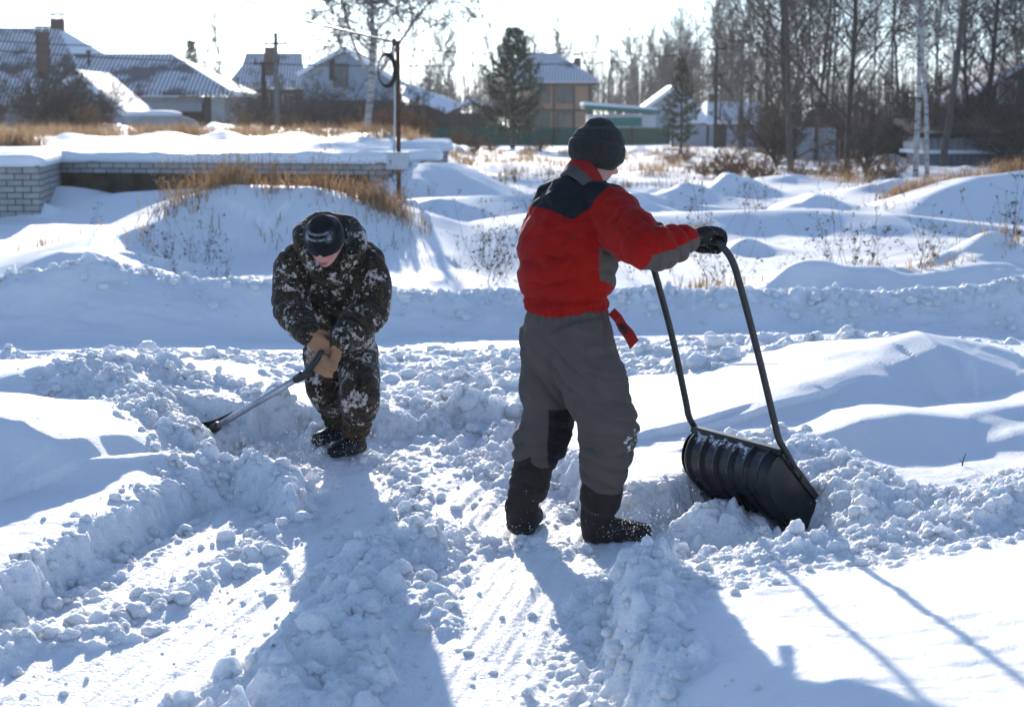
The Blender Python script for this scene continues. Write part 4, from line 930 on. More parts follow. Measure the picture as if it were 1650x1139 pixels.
def build_shovel():
    S = SHOV; top, low, d = S['top'], S['low'], S['d']; root = empty('snow_shovel', (low[0], low[1], 0)); tag(root, 'snow shovel with a grey metal shaft and black grip held by the boy', 'snow shovel')
    mb = MB(); mb.tube([low - d * .02, low + d * .3, top], .0165, 16); mb.build('shaft', M['alu'], root, True)
    b0, b1 = S['bar']; n = unit(np.cross(d, b1 - b0)); B = Blob(); c = top
    ba = unit(b1 - b0); e = np.cross(n, ba)
    B.limb([c - d * .035, c + d * .02], [.0215, .024]); B.limb([c + d * .01, b0 * .75 + c * .25 + ba * .0, b0 + ba * .005], [.02, .015, .0135]); B.limb([b0, (b0 + b1) / 2, b1], [.0145, .0150, .0140]); B.limb([c + d * .015, c + d * .055 + ba * .02 - A3(0, 0, .0), b1 * .6 + c * .4 + d * .035, b1], [.019, .013, .012, .013])
    put('grip', B.mesh('grip', .003, 2, M['blackplastic']), root)
    # blade, mostly under the snow it is lifting
    s = unit(np.cross(d, (0, 0, 1))); f = -unit(A3(d[0], d[1], 0)); V = []; nx, ny = 15, 12
    for j in range(ny):
        for i in range(nx):
            a = (i / (nx - 1) - .5); b = j / (ny - 1); V.append(low + f * (.02 + .30 * b) + s * a * .36 + A3(0, 0, -.005 - .10 * b + .10 * b * b + .10 * a * a * 1.2 + .05 * (1 - b) ** 3))
    n0 = len(V); V += [v - A3(0, 0, .005) for v in V]; F = []
    for j in range(ny - 1):
        for i in range(nx - 1): a = j * nx + i; F += [(a, a + 1, a + nx + 1, a + nx), (n0 + a, n0 + a + nx, n0 + a + nx + 1, n0 + a + 1)]
    for i in range(nx - 1): F += [(i, n0 + i, n0 + i + 1, i + 1), ((ny - 1) * nx + i, (ny - 1) * nx + i + 1, n0 + (ny - 1) * nx + i + 1, n0 + (ny - 1) * nx + i)]
    for j in range(ny - 1): F += [(j * nx, (j + 1) * nx, n0 + (j + 1) * nx, n0 + j * nx), (j * nx + nx - 1, n0 + j * nx + nx - 1, n0 + (j + 1) * nx + nx - 1, (j + 1) * nx + nx - 1)]
    bl = put('blade', mesh_from('blade', V, F, M['blackplastic']), root)
    B = Blob(); B.limb([low + d * .07, low, low + f * .06 + A3(0, 0, .012)], [.024, .026, .02]); put('socket', B.mesh('socket', .004, 2, M['blackplastic']), root)
def build_people():
    build_people_materials(); scoop_frame(); shovel_frame(); build_scoop(); build_shovel(); build_man(); build_boy()
# ================================================================== BUILDINGS, FENCES, POSTS
def mats_buildings():
    M['tile_roof'] = snowy('metal_tile_roof', (.045, .042, .050), (.075, .070, .078), .28, .46, .5, 1.15)
    M['tile_roof_b'] = snowy('blue_metal_roof', (.05, .065, .10), (.08, .10, .15), .22, .36, .5, 1.2)
    M['roof_snow'] = nmat('roof_snow', (.86, .87, .88), (.90, .90, .91), 2, .7, .2, 8)
    M['plaster'] = nmat('grey_plaster', (.22, .21, .20), (.32, .305, .29), 1.2, .9, .2, 12)
    M['plaster_light'] = nmat('light_plaster', (.36, .34, .31), (.46, .44, .40), 1.2, .9, .2, 12)
    M['dark_wood'] = nmat('dark_wood', (.035, .028, .022), (.075, .058, .045), 3, .9, .3, 30, (4, 4, .4))
    M['blue_boards'] = nmat('frosted_boards', (.30, .33, .37), (.42, .45, .48), 3, .9, .3, 30, (6, 6, .3))
    M['tan_wall'] = nmat('tan_siding', (.33, .19, .11), (.43, .26, .16), 2, .85, .25, 20, (.5, .5, 6))
    M['white_wall'] = nmat('white_wall', (.58, .57, .55), (.68, .67, .65), 1.5, .85, .15, 10)
    M['teal'] = nmat('teal_panel', (.0, .16, .125), (.008, .22, .17), 3, .6)
    M['green_sheet'] = None
    for nm, a, b in (('green_sheet', (.006, .075, .040), (.012, .10, .055)), ('grey_sheet', (.24, .27, .30), (.33, .36, .39)), ('blue_sheet', (.10, .14, .18), (.16, .20, .25))):
        t = NT(nm); v = t.coord(); w = t.n('ShaderNodeTexWave', wave_type='BANDS', bands_direction='X'); w.inputs['Scale'].default_value = 1.4; t.l(v, w.inputs[0]); t.bump(w.outputs['Fac'], .8, .03)
        M[nm] = t.done(t.mix(t.noise(v, 1.5, 4), a, b), .5, .4)
    M['brick_red'] = nmat('chimney_brick', (.075, .040, .032), (.12, .062, .048), 8, .9, .4, 20)
    M['glass'] = nmat('window_glass', (.03, .035, .04), (.06, .07, .08), 2, .12, spec=.6)
    M['frame_white'] = nmat('window_frame', (.55, .54, .52), (.62, .61, .59), 6, .6)
    M['frame_brown'] = nmat('brown_trim', (.06, .04, .03), (.09, .06, .045), 6, .7)
    M['interior_shade'] = nmat('painted_interior_shade', (.012, .011, .010), (.02, .018, .016), 3, .9)  # near-black colour standing in for the shade inside the garage
    M['rust'] = nmat('rusty_steel', (.075, .030, .016), (.15, .065, .035), 18, .75, .3, 120)
    M['concrete'] = nmat('pole_concrete', (.12, .115, .11), (.19, .185, .18), 4, .9, .3, 40)
    M['old_wood'] = nmat('tarred_wood', (.025, .020, .017), (.05, .042, .036), 6, .85, .3, 60, (4, 4, .5))
    M['box_grey'] = nmat('painted_box', (.50, .50, .51), (.58, .58, .59), 8, .5, .05, 60)
    M['cable'] = nmat('black_cable', (.010, .010, .011), (.02, .02, .02), 20, .5)
    M['conduit'] = nmat('pale_conduit', (.52, .54, .48), (.62, .64, .58), 10, .5)
    # sand-lime brickwork laid out along each wall
    t = NT('silicate_brick'); uv = t.n('ShaderNodeUVMap', uv_map='UVMap'); b = t.n('ShaderNodeTexBrick'); b.offset = .5
    b.inputs['Scale'].default_value = 1.0; b.inputs['Mortar Size'].default_value = .0095; b.inputs['Mortar Smooth'].default_value = .2; b.inputs['Brick Width'].default_value = .262; b.inputs['Row Height'].default_value = .102; b.inputs['Bias'].default_value = -.2
    b.inputs['Color1'].default_value = (.40, .385, .37, 1); b.inputs['Color2'].default_value = (.50, .485, .47, 1); b.inputs['Mortar'].default_value = (.07, .065, .06, 1)
    t.l(uv.outputs[0], b.inputs['Vector']); v = t.coord(); st = t.noise(v, 3.5, 5, .65); stain = t.ramp(st, [(.35, 0.0), (.75, .5)])
    col = t.mix(stain, b.outputs['Color'], (.20, .175, .15)); bp = t.bump(t.math('SUBTRACT', t.math('MULTIPLY', t.noise(v, 30, 4), .3), b.outputs['Fac']), .7, .015)
    M['brick'] = t.done(col, .9, .2)
    M['footing'] = nmat('old_footing', (.045, .035, .025), (.10, .08, .055), 4, .95, .5, 25)

def shell(name, mat, parent, quads, thick=.15):
    """roof planes: each polygon gets a thickness downwards"""
    mb = MB()
    for q in quads:
        q = [Vector(p) for p in q]; n = (q[1] - q[0]).cross(q[2] - q[0]).normalized()
        if n.z < 0: n = -n
        mb.prism([p[:] for p in q], (-n * thick)[:])
    return mb.build(name, mat, parent)
def slabz(name, mat, parent, lo, hi): mb = MB(); mb.box2(lo, hi); return mb.build(name, mat, parent)
def window(parent, c, w, h, bars=1, mat_f=None, depth=.10):
    """window in a wall facing -Y: frame with glass as its sub-part"""
    x, y, z = c; f = .07; mb = MB()
    mb.box((x - w / 2 + f / 2, y, z), (f, depth, h)); mb.box((x + w / 2 - f / 2, y, z), (f, depth, h)); mb.box((x, y, z + h / 2 - f / 2), (w - 2 * f, depth, f)); mb.box((x, y, z - h / 2 + f / 2), (w - 2 * f, depth, f))
    for i in range(bars): mb.box((x - w / 2 + w * (i + 1) / (bars + 1), y, z), (f * .8, depth * .8, h - 2 * f))
    fr = mb.build('window', mat_f or M['frame_white'], parent); mb = MB(); mb.box((x, y + .02, z), (w - f, .03, h - f)); mb.build('pane', M['glass'], fr); return fr

def build_buildings():
    mats_buildings()
    XP = lambda u, v, y: P(u, v, y)
    # ---- big house, far left
    Y = 117.0; r = empty('house', (XP(0, 200, Y).x, Y, 1.2)); tag(r, 'large house with a dark tiled hip roof and two chimneys, half hidden by bushes', 'house', 'houses of the village')
    rl = XP(-160, 45, 124); rr = XP(92, 46, 124); el = XP(-190, 168, 116); er = XP(150, 162, 116); zb = er.z; back = 133
    xr2 = er.x + 3.2
    shell('roof', M['tile_roof'], r, [(el[:], (er.x, 116, zb), rr[:], rl[:]), ((er.x, 116, zb), (xr2, back, zb), rr[:])], .25)
    slabz('wall', M['plaster'], r, (el.x + 1, 117, 1.0), (er.x - .8, 131, zb - .2))
    for u, v0, v1, w, y in ((93, 31, 50, .85, 124.3), (70, 52, 104, .75, 119.2)):
        a = XP(u, v1, y); b = XP(u, v0, y); mb = MB(); mb.box2((a.x - w / 2, y - .4, a.z - .6), (a.x + w / 2, y + .4, b.z)); ch = mb.build('chimney', M['brick_red'], r)
        mb = MB(); mb.box((a.x, y, b.z + .34), (w + .25, 1.0, .08)); [mb.box((a.x + sx * w * .4, y + sy * .3, b.z + .15), (.06, .06, .3)) for sx in (-1, 1) for sy in (-1, 1)]; mb.build('chimney_cap', M['old_wood'], ch)
    a = XP(107, 100, 118.6); mb = MB(); nrm = (Vector((0, -8, zb)) - Vector((0, 0, zb))); mb.box(a[:], (.75, .12, .95), Matrix.Rotation(-.9, 3, 'X')); mb.build('roof_window', M['glass'], r)
    # snow lying on the lit hip
    p0 = Vector(rr) + Vector((.1, .1, .06)); p1 = Vector((er.x + .05, 116.1, zb + .06)); p2 = Vector((xr2, back, zb + .1)); shell('hip_snow', M['roof_snow'], r, [(p0[:], p1[:], p2[:])], .28)
    # ---- garage
    Y = 112.0; r = empty('garage', (XP(290, 200, Y).x, Y, 1.2)); tag(r, 'low grey garage with a ribbed hip roof and a half raised door', 'garage', 'houses of the village')
    x0, x1 = XP(150, 0, Y).x, XP(357, 0, Y).x; ze = XP(300, 150, Y).z; e0 = XP(128, 150, 111).x; e1 = XP(374, 150, 111).x; g0 = XP(120, 87, 117); g1 = XP(274, 87, 117)
    shell('roof', M['tile_roof'], r, [((e0, 111.0, ze), (e1, 111.0, ze), g1[:], g0[:])], .22)
    shell('hip_snow', M['roof_snow'], r, [((e1, 111.0, ze + .10), (e1 + .1, 123, ze + .10), (g1.x, 117, g1.z + .10))], .34)
    mb = MB(); d0, d1 = XP(222, 0, Y).x, XP(322, 0, Y).x; zt = ze - .25
    mb.box2((x0, Y, 1.0), (d0, Y + .3, zt)); mb.box2((d1 + .55, Y, 1.0), (x1, Y + .3, zt)); mb.box2((d0, Y, zt - .35), (d1 + .55, Y + .3, zt)); mb.box2((x1 - .3, Y + .3, 1.0), (x1, 122, zt)); mb.box2((x0, 121.7, 1.0), (x1 - .3, 122, zt)); mb.build('wall', M['plaster'], r)
    slabz('corner_pier', M['plaster_light'], r, (XP(337, 0, Y).x, Y - .12, 1.0), (x1 + .05, Y - .01, zt - .01))
    slabz('pier', M['dark_wood'], r, (XP(325, 0, Y).x, Y - .1, 1.0), (XP(336, 0, Y).x, Y - .02, zt - .02))
    slabz('garage_door', M['grey_sheet'], r, (d0 + .05, Y + .06, XP(0, 180, Y).z), (d1 - .05, Y + .14, zt - .36))
    slabz('inside', M['interior_shade'], r, (d0 - .5, Y + 2.5, 1.0), (d1 + .5, Y + 2.6, zt))  # dark sheet set behind the door opening, interior shade put into its colour
    a = XP(143, 100, 115); mb = MB(); mb.tube([(a.x, 115, a.z - .6), (a.x, 115, a.z + .6)], .10, 8); mb.tube([(a.x, 115, a.z + .6), (a.x, 115, a.z + .75)], .18, 8); mb.build('vent_pipe', M['old_wood'], r)
    # ---- shed with a thick lit snow roof
    Y = 95.0; a = XP(125, 112, Y); e = XP(205, 180, Y); r = empty('shed', (a.x + 1, Y, 1.2)); tag(r, 'small shed with a steep white snow covered roof in front of the garage', 'shed', 'houses of the village')
    L = 7.6; wl = a.x - (e.x - a.x)
    shell('roof', M['roof_snow'], r, [((a.x, Y - .4, a.z), (e.x, Y - .4, e.z), (e.x, Y + L, e.z), (a.x, Y + L, a.z)), ((a.x, Y - .4, a.z), (wl, Y - .4, e.z), (wl, Y + L, e.z), (a.x, Y + L, a.z))], .30)
    mb = MB(); mb.prism([(wl + .4, Y, 1.0), (e.x - .35, Y, 1.0), (e.x - .35, Y, e.z), (a.x, Y, a.z - .35), (wl + .4, Y, e.z)], (0, .15, 0)); mb.box2((e.x - .35, Y + .15, 1.0), (e.x - .2, Y + L - .4, e.z)); mb.build('wall', M['blue_boards'], r)
    # ---- house with flared dark roof
    Y = 142.0; r = empty('house', (XP(430, 200, Y).x, Y, 1.2)); tag(r, 'house with a flared blue grey mansard roof behind the concrete pole', 'house', 'houses of the village')
    ps = [XP(u, v, Y + k) for u, v, k in ((362, 140, 0), (500, 140, 0), (488, 102, 2.2), (487, 86, 3.2), (396, 86, 3.2), (391, 104, 2.2))]
    shell('roof', M['tile_roof_b'], r, [(ps[0][:], ps[1][:], ps[2][:], ps[5][:]), (ps[5][:], ps[2][:], ps[3][:], ps[4][:])], .2)
    slabz('wall', M['dark_wood'], r, (ps[0].x + .7, Y + .6, 1.0), (ps[1].x, Y + 8, ps[0].z - .15))
    for u in (385, 425, 465): window(r, (XP(u, 165, Y + .55).x, Y + .55, XP(u, 165, Y).z), 1.0, 1.3)
    a = XP(434, 100, Y + 1.4); mb = MB(); mb.box((a.x, a.y, a.z), (.7, .7, 2.4)); mb.build('chimney', M['brick_red'], r)
    # ---- gabled house, frosted gable wall, long snow roof
    Y = 126.0; ap = XP(556, 75, Y); l0 = XP(478, 118, Y); k1 = XP(640, 128, Y); k2 = XP(732, 162, Y); r = empty('house', (ap.x, Y, 1.2)); tag(r, 'gabled wooden house with a frosted board gable behind the tall birch', 'house', 'houses of the village')
    D = 10
    shell('roof', M['roof_snow'], r, [((ap.x, Y - .5, ap.z), (k1.x, Y - .5, k1.z), (k1.x, Y + D, k1.z), (ap.x, Y + D, ap.z)), ((k1.x, Y - .5, k1.z), (k2.x, Y - .5, k2.z), (k2.x, Y + D, k2.z), (k1.x, Y + D, k1.z)), ((ap.x, Y - .5, ap.z), (l0.x, Y - .5, l0.z), (l0.x, Y + D, l0.z), (ap.x, Y + D, ap.z))], .30)
    mb = MB(); zl = XP(0, 162, Y).z; mb.prism([(l0.x + .4, Y, zl), (k1.x, Y, zl), (k1.x, Y, k1.z - .34), (ap.x, Y, ap.z - .42), (l0.x + .4, Y, l0.z - .34)], (0, .15, 0)); mb.build('gable', M['blue_boards'], r)
    slabz('wall', M['dark_wood'], r, (l0.x + .4, Y + .05, 1.0), (k1.x, Y + 9, zl))
    slabz('lean_to_wall', M['dark_wood'], r, (k1.x + .01, Y + .3, .6), (k2.x - .6, Y + 8, k2.z - .35))
    window(r, (XP(549, 122, Y).x, Y - .04, XP(549, 122, Y).z), 1.1, 1.7, 1, M['frame_brown']); 
    a = XP(536, 112, Y); slabz('shutter', M['dark_wood'], r, (a.x - .25, Y - .06, a.z - .8), (a.x + .15, Y - .01, a.z + .9))
    p = [XP(650, 150, Y - 3), XP(735, 182, Y - 3)]; mb = MB(); shell('porch_roof', M['roof_snow'], r, [((p[0].x, Y - 3.5, p[0].z), (p[1].x, Y - 3.5, p[1].z), (p[1].x + .5, Y - .6, p[1].z + .5), (p[0].x, Y - .6, p[0].z + .5))], .25)
    slabz('porch_wall', M['dark_wood'], r, (p[0].x + .3, Y - 3, .6), (p[1].x - .3, Y - 2.8, p[1].z - .1))
    # ---- low snow covered lean-to by the gable house
    Y = 120.0; a = XP(742, 165, Y); b = XP(790, 178, Y); r = empty('shed', (a.x, Y, .5)); tag(r, 'low snow covered hut left of the big pine', 'shed', 'houses of the village')
    shell('roof', M['roof_snow'], r, [((a.x - 1.2, Y, b.z), (a.x + .8, Y, a.z + .3), (a.x + .8, Y + 5, a.z + .3), (a.x - 1.2, Y + 5, b.z)), ((a.x + .8, Y, a.z + .3), (b.x + .6, Y, b.z), (b.x + .6, Y + 5, b.z), (a.x + .8, Y + 5, a.z + .3))], .25); slabz('wall', M['dark_wood'], r, (a.x - .9, Y + .3, .3), (b.x + .3, Y + 4.5, b.z - .2))
    # ---- two storey tan house
    Y = 150.0; r = empty('house', (XP(905, 200, Y).x, Y, .5)); tag(r, 'two storey tan house with a dark blue hip roof and brick chimney', 'house', 'houses of the village')
    ze = XP(0, 131, Y).z; x0 = XP(835, 0, Y).x; x1 = XP(942, 0, Y).x; x2 = XP(966, 0, Y).x; rg0 = XP(850, 86, Y + 5); rg1 = XP(895, 86, Y + 5)
    shell('roof', M['tile_roof_b'], r, [((x0 - .8, Y - .7, ze), (x2, Y - .7, ze), rg1[:], rg0[:])], .22); shell('hip_snow', M['roof_snow'], r, [((x2, Y - .7, ze + .06), (x2, Y + 11, ze + .06), (rg1.x, rg1.y, rg1.z + .08))], .28)
    mb = MB(); mb.box2((x0, Y, .3), (x2 - .75, Y + 10, ze - .1)); mb.build('wall', M['tan_wall'], r)
    slabz('eaves_board', M['frame_brown'], r, (x0 - .7, Y - .62, ze - .42), (x2 - .1, Y - .5, ze - .06))
    slabz('corner_trim', M['frame_brown'], r, (x2 - .92, Y - .06, .3), (x2 - .72, Y - .01, ze - .2))
    for u in (926, 893): slabz('post_trim', M['frame_brown'], r, (XP(u, 0, Y).x - .09, Y - .06, .3), (XP(u, 0, Y).x + .09, Y - .01, ze - .2))
    slabz('storey_band', M['frame_brown'], r, (x0 + .05, Y - .08, XP(0, 178, Y).z - .1), (x2 - .93, Y - .065, XP(0, 178, Y).z + .1))
    for v, hh in ((152, 1.35), (195, 1.3)): window(r, (XP(910, v, Y).x, Y - .04, XP(0, v, Y).z), 1.45, hh + .25, 1, M['frame_brown']); window(r, (XP(872, v, Y).x, Y - .04, XP(0, v, Y).z), 1.45, hh + .25, 1, M['frame_brown'])
    a = XP(930, 90, Y + 4.5); mb = MB(); mb.box2((a.x - .3, Y + 4.2, a.z - 2.5), (a.x + .3, Y + 4.8, a.z - .2)); c = mb.build('chimney', M['brick_red'], r); mb = MB(); mb.box((a.x, Y + 4.5, a.z + .05), (.75, .75, .14)); mb.build('chimney_cap', M['old_wood'], c)
    # ---- white shed with green trim
    Y = 118.0; r = empty('shed', (XP(1000, 200, Y).x, Y, .4)); tag(r, 'white flat roofed shed with a green roof edge and a green panel', 'shed', 'houses of the village')
    a = XP(941, 170, Y); b = XP(1063, 179, Y); mb = MB(); mb.prism([(a.x, Y - .4, a.z - .22), (b.x, Y - .4, b.z - .22), (b.x, Y - .4, b.z + .02), (a.x, Y - .4, a.z + .02)], (0, 6, 0)); ro = mb.build('roof', M['teal'], r)
    mb = MB(); mb.prism([(a.x - .05, Y - .45, a.z + .03), (b.x + .05, Y - .45, b.z + .03), (b.x + .05, Y - .45, b.z + .19), (a.x - .05, Y - .45, a.z + .24)], (0, 6.1, 0)); mb.build('roof_snow', M['roof_snow'], ro)
    slabz('wall', M['white_wall'], r, (a.x + .35, Y, .2), (b.x - .25, Y + 5, b.z - .24)); c0 = XP(974, 190, Y); c1 = XP(1034, 204, Y); slabz('panel', M['teal'], r, (c0.x, Y - .06, c1.z), (c1.x, Y - .01, c0.z))
    # ---- house with a steep snow lit roof behind that shed
    Y = 136.0; r = empty('house', (XP(1070, 200, Y).x, Y, .4)); tag(r, 'narrow house with a steep bright snow roof edge behind the white shed', 'house', 'houses of the village')
    a = XP(1034, 175, Y); b = XP(1087, 136, Y); c = XP(1130, 175, Y); mb = MB()
    shell('roof', M['roof_snow'], r, [((a.x, Y - .4, a.z), (b.x, Y - .4, b.z), (b.x, Y + 7, b.z), (a.x, Y + 7, a.z)), ((b.x, Y - .4, b.z), (c.x, Y - .4, c.z), (c.x, Y + 7, c.z), (b.x, Y + 7, b.z))], .30)
    mb.prism([(a.x + .5, Y, .2), (c.x - .5, Y, .2), (c.x - .5, Y, c.z - .1), (b.x, Y, b.z - .4), (a.x + .5, Y, a.z - .1)], (0, 6.5, 0)); mb.build('wall', M['blue_boards'], r)
    # ---- blue snow roof house
    Y = 128.0; r = empty('house', (XP(1160, 200, Y).x, Y, .4)); tag(r, 'low house with a broad blue shaded snow roof behind the grey fence', 'house', 'houses of the village')
    a = XP(1140, 162, Y + 4); b = XP(1224, 166, Y + 4); e0 = XP(1106, 196, Y); e1 = XP(1236, 196, Y)
    shell('roof', M['roof_snow'], r, [((e0.x + 1.5, Y, e0.z), (e1.x, Y, e1.z), b[:], a[:]), ((e0.x, Y + 8, e0.z), (e0.x + 1.5, Y, e0.z), a[:])], .22); slabz('wall', M['plaster'], r, (e0.x + 1.8, Y + .5, .2), (e1.x - .4, Y + 7, e0.z - .2))
    mb = MB(); a = XP(1148, 160, Y + 4); mb.box((a.x, a.y, a.z), (.7, .7, .8)); ch = mb.build('chimney', M['brick_red'], r); mb = MB(); mb.box((a.x, a.y, a.z + .47), (.9, .9, .14)); mb.build('chimney_snow', M['roof_snow'], ch)
    # ---- dark gabled house at the right
    Y = 92.0; r = empty('house', (XP(1600, 200, Y).x, Y, .4)); tag(r, 'dark gabled house with snow patched roof standing inside the bare wood', 'house', 'houses of the village')
    ap = XP(1660, 92, Y); e0 = XP(1524, 172, Y); e1x = ap.x * 2 - e0.x
    shell('roof', snowy('old_roof', (.05, .045, .045), (.09, .08, .08), .5, .47, .7), r, [((e0.x, Y - .4, e0.z), (ap.x, Y - .4, ap.z), (ap.x, Y + 9, ap.z), (e0.x, Y + 9, e0.z)), ((ap.x, Y - .4, ap.z), (e1x, Y - .4, e0.z), (e1x, Y + 9, e0.z), (ap.x, Y + 9, ap.z))], .25)
    mb = MB(); mb.prism([(e0.x + .4, Y, .2), (e1x - .4, Y, .2), (e1x - .4, Y, e0.z), (ap.x, Y, ap.z - .35), (e0.x + .4, Y, e0.z)], (0, 8.5, 0)); mb.build('wall', M['dark_wood'], r); window(r, (ap.x - 1.2, Y - .04, 3.4), 1.0, 1.2)
    # ---- gazebo with a domed roof
    Y = 76.0; c = XP(1322, 205, Y); top = XP(1322, 168, Y); r = empty('gazebo', (c.x, Y, .35)); tag(r, 'dark domed gazebo with a small lantern top among the bare trees', 'gazebo')
    w = (XP(1354, 0, Y).x - XP(1290, 0, Y).x) / 2; V = []; n = 24; prof = [(1.0, 0), (1.02, .06), (.98, .26), (.86, .52), (.66, .72), (.40, .82), (.30, .84)]; hgt = (top.z - c.z)
    for rr, zz in prof:
        for k in range(n): V.append((c.x + w * rr * math.cos(2 * math.pi * k / n), Y + w * rr * math.sin(2 * math.pi * k / n), c.z + hgt * zz))
    F = [(j * n + k, j * n + (k + 1) % n, (j + 1) * n + (k + 1) % n, (j + 1) * n + k) for j in range(len(prof) - 1) for k in range(n)] + [tuple(range(n))[::-1], tuple((len(prof) - 1) * n + k for k in range(n))]
    dm = put('dome', mesh_from('dome', V, F, snowy('dome_shingles', (.05, .04, .035), (.09, .075, .065), .9, .62)), r)
    mb = MB(); mb.tube([(c.x, Y, c.z + hgt * .82), (c.x, Y, c.z + hgt * .98)], w * .30, 14); mb.tube([(c.x, Y, c.z + hgt * .98), (c.x, Y, c.z + hgt * 1.05), (c.x, Y, c.z + hgt * 1.12)], [w * .44, w * .36, w * .1], 14); mb.build('lantern', M['old_wood'], dm)
    for k in range(6):
        a = 2 * math.pi * (k + .5) / 6; mb = MB(); mb.tube([(c.x + w * .88 * math.cos(a), Y + w * .88 * math.sin(a), .2), (c.x + w * .88 * math.cos(a), Y + w * .88 * math.sin(a), c.z + .02)], .07, 8); mb.build('post', M['old_wood'], r)

def fence(name, label, u0, u1, y0, y1, v_top, mat, zb=.1, posts=10, group='fences round the gardens', step=2.5):
    a = P(u0, v_top, y0); b = P(u1, v_top, y1); L = (Vector((b.x, b.y)) - Vector((a.x, a.y))).length; r = empty(name, ((a.x + b.x) / 2, (y0 + y1) / 2, zb)); tag(r, label, 'fence', group)
    d = Vector((b.x - a.x, b.y - a.y, 0)).normalized(); nrm = Vector((d.y, -d.x, 0))
    mb = MB(); mb.prism([(a.x, a.y, zb), (b.x, b.y, zb), (b.x, b.y, b.z), (a.x, a.y, a.z)], (nrm * -.05)[:]); mb.build('panel', mat, r)
    n = max(2, int(L / step))
    for i in range(n + 1):
        p = Vector(a).lerp(Vector(b), i / n) + nrm * .06; mb = MB(); mb.box((p.x, p.y, (zb + p.z + .04) / 2), (.09, .09, p.z - zb + .04)); mb.build('post', M['old_wood'], r)
    return r
def build_fences():
    fence('fence', 'long green sheet metal fence behind the big pine', 560, 1078, 104, 112, 206, M['green_sheet'], .2)
    fence('fence', 'pale grey sheet fence between the small spruce and the wood', 1084, 1262, 104, 98, 203, M['grey_sheet'], .2)
    fence('fence', 'grey metal sheet fence under the domed gazebo', 1283, 1352, 66, 64, 206, M['grey_sheet'], .2)
    fence('fence', 'dark weathered fence running through the wood at right', 1356, 1760, 68, 66, 208, M['old_wood'], .2)
    a = P(1163, 200, 96); r = empty('gate_post', (a.x, 96, .2)); tag(r, 'round brown gate post with a snow cap before the pale grey fence', 'post'); mb = MB(); mb.tube([(a.x, 96, .2), (a.x, 96, a.z)], .28, 14); mb.build('column', M['old_wood'], r); mb = MB(); mb.tube([(a.x, 96, a.z), (a.x, 96, a.z + .14), (a.x, 96, a.z + .22)], [.36, .32, .12], 14); mb.build('snow_cap', M['roof_snow'], r)
    # low shed in the wood
    Y = 58.0; a = P(1488, 222, Y); b = P(1606, 242, Y); r = empty('shed', ((a.x + b.x) / 2, Y, .3)); tag(r, 'low blue grey shed with a snowy sill line at the edge of the wood', 'shed', 'houses of the village')
    slabz('wall', M['grey_sheet'], r, (a.x, Y, b.z), (b.x, Y + 3, a.z)); slabz('lower_wall', M['blue_sheet'], r, (a.x + .15, Y + .05, .2), (b.x + 2, Y + 3, b.z - .12)); slabz('snow_ledge', M['roof_snow'], r, (a.x - .1, Y - .3, b.z - .12), (b.x + 2.2, Y + 3.1, b.z)); mb = MB(); mb.prism([(a.x - .3, Y - .4, a.z), (b.x + .3, Y - .4, a.z), (b.x + .3, Y + 3.3, a.z + .5), (a.x - .3, Y + 3.3, a.z + .5)], (0, 0, .15)); mb.build('roof', M['old_wood'], r)

def wall_run(pts, z0, z1, th):
    """wall along a polyline with brick UVs running along it"""
    V, F, UV = [], [], []; s = 0.0
    for i in range(len(pts) - 1):
        a = Vector((*pts[i], 0)); b = Vector((*pts[i + 1], 0)); d = b - a; L = d.length; n = Vector((d.y, -d.x, 0)).normalized()   # outward = towards the camera side
        i0 = len(V)
        za, zb = z0, z1
        ext = d.normalized() * .0
        q = [a, b, b - n * th, a - n * th]
        V += [(*p[:2], za) for p in q] + [(*p[:2], zb) for p in q]
        for f, uv in (((0, 1, 5, 4), [(s, za), (s + L, za), (s + L, zb), (s, zb)]), ((1, 2, 6, 5), [(s + L, za), (s + L + th, za), (s + L + th, zb), (s + L, zb)]), ((2, 3, 7, 6), [(s, za), (s + L, za), (s + L, zb), (s, zb)]), ((3, 0, 4, 7), [(s - th, za), (s, za), (s, zb), (s - th, zb)]), ((4, 5, 6, 7), [(s, 0), (s + L, 0), (s + L, th), (s, th)]), ((3, 2, 1, 0), [(s, 0), (s + L, 0), (s + L, th), (s, th)])):
            F.append(tuple(i0 + k for k in f)); UV += uv
        s += L
    return V, F, UV
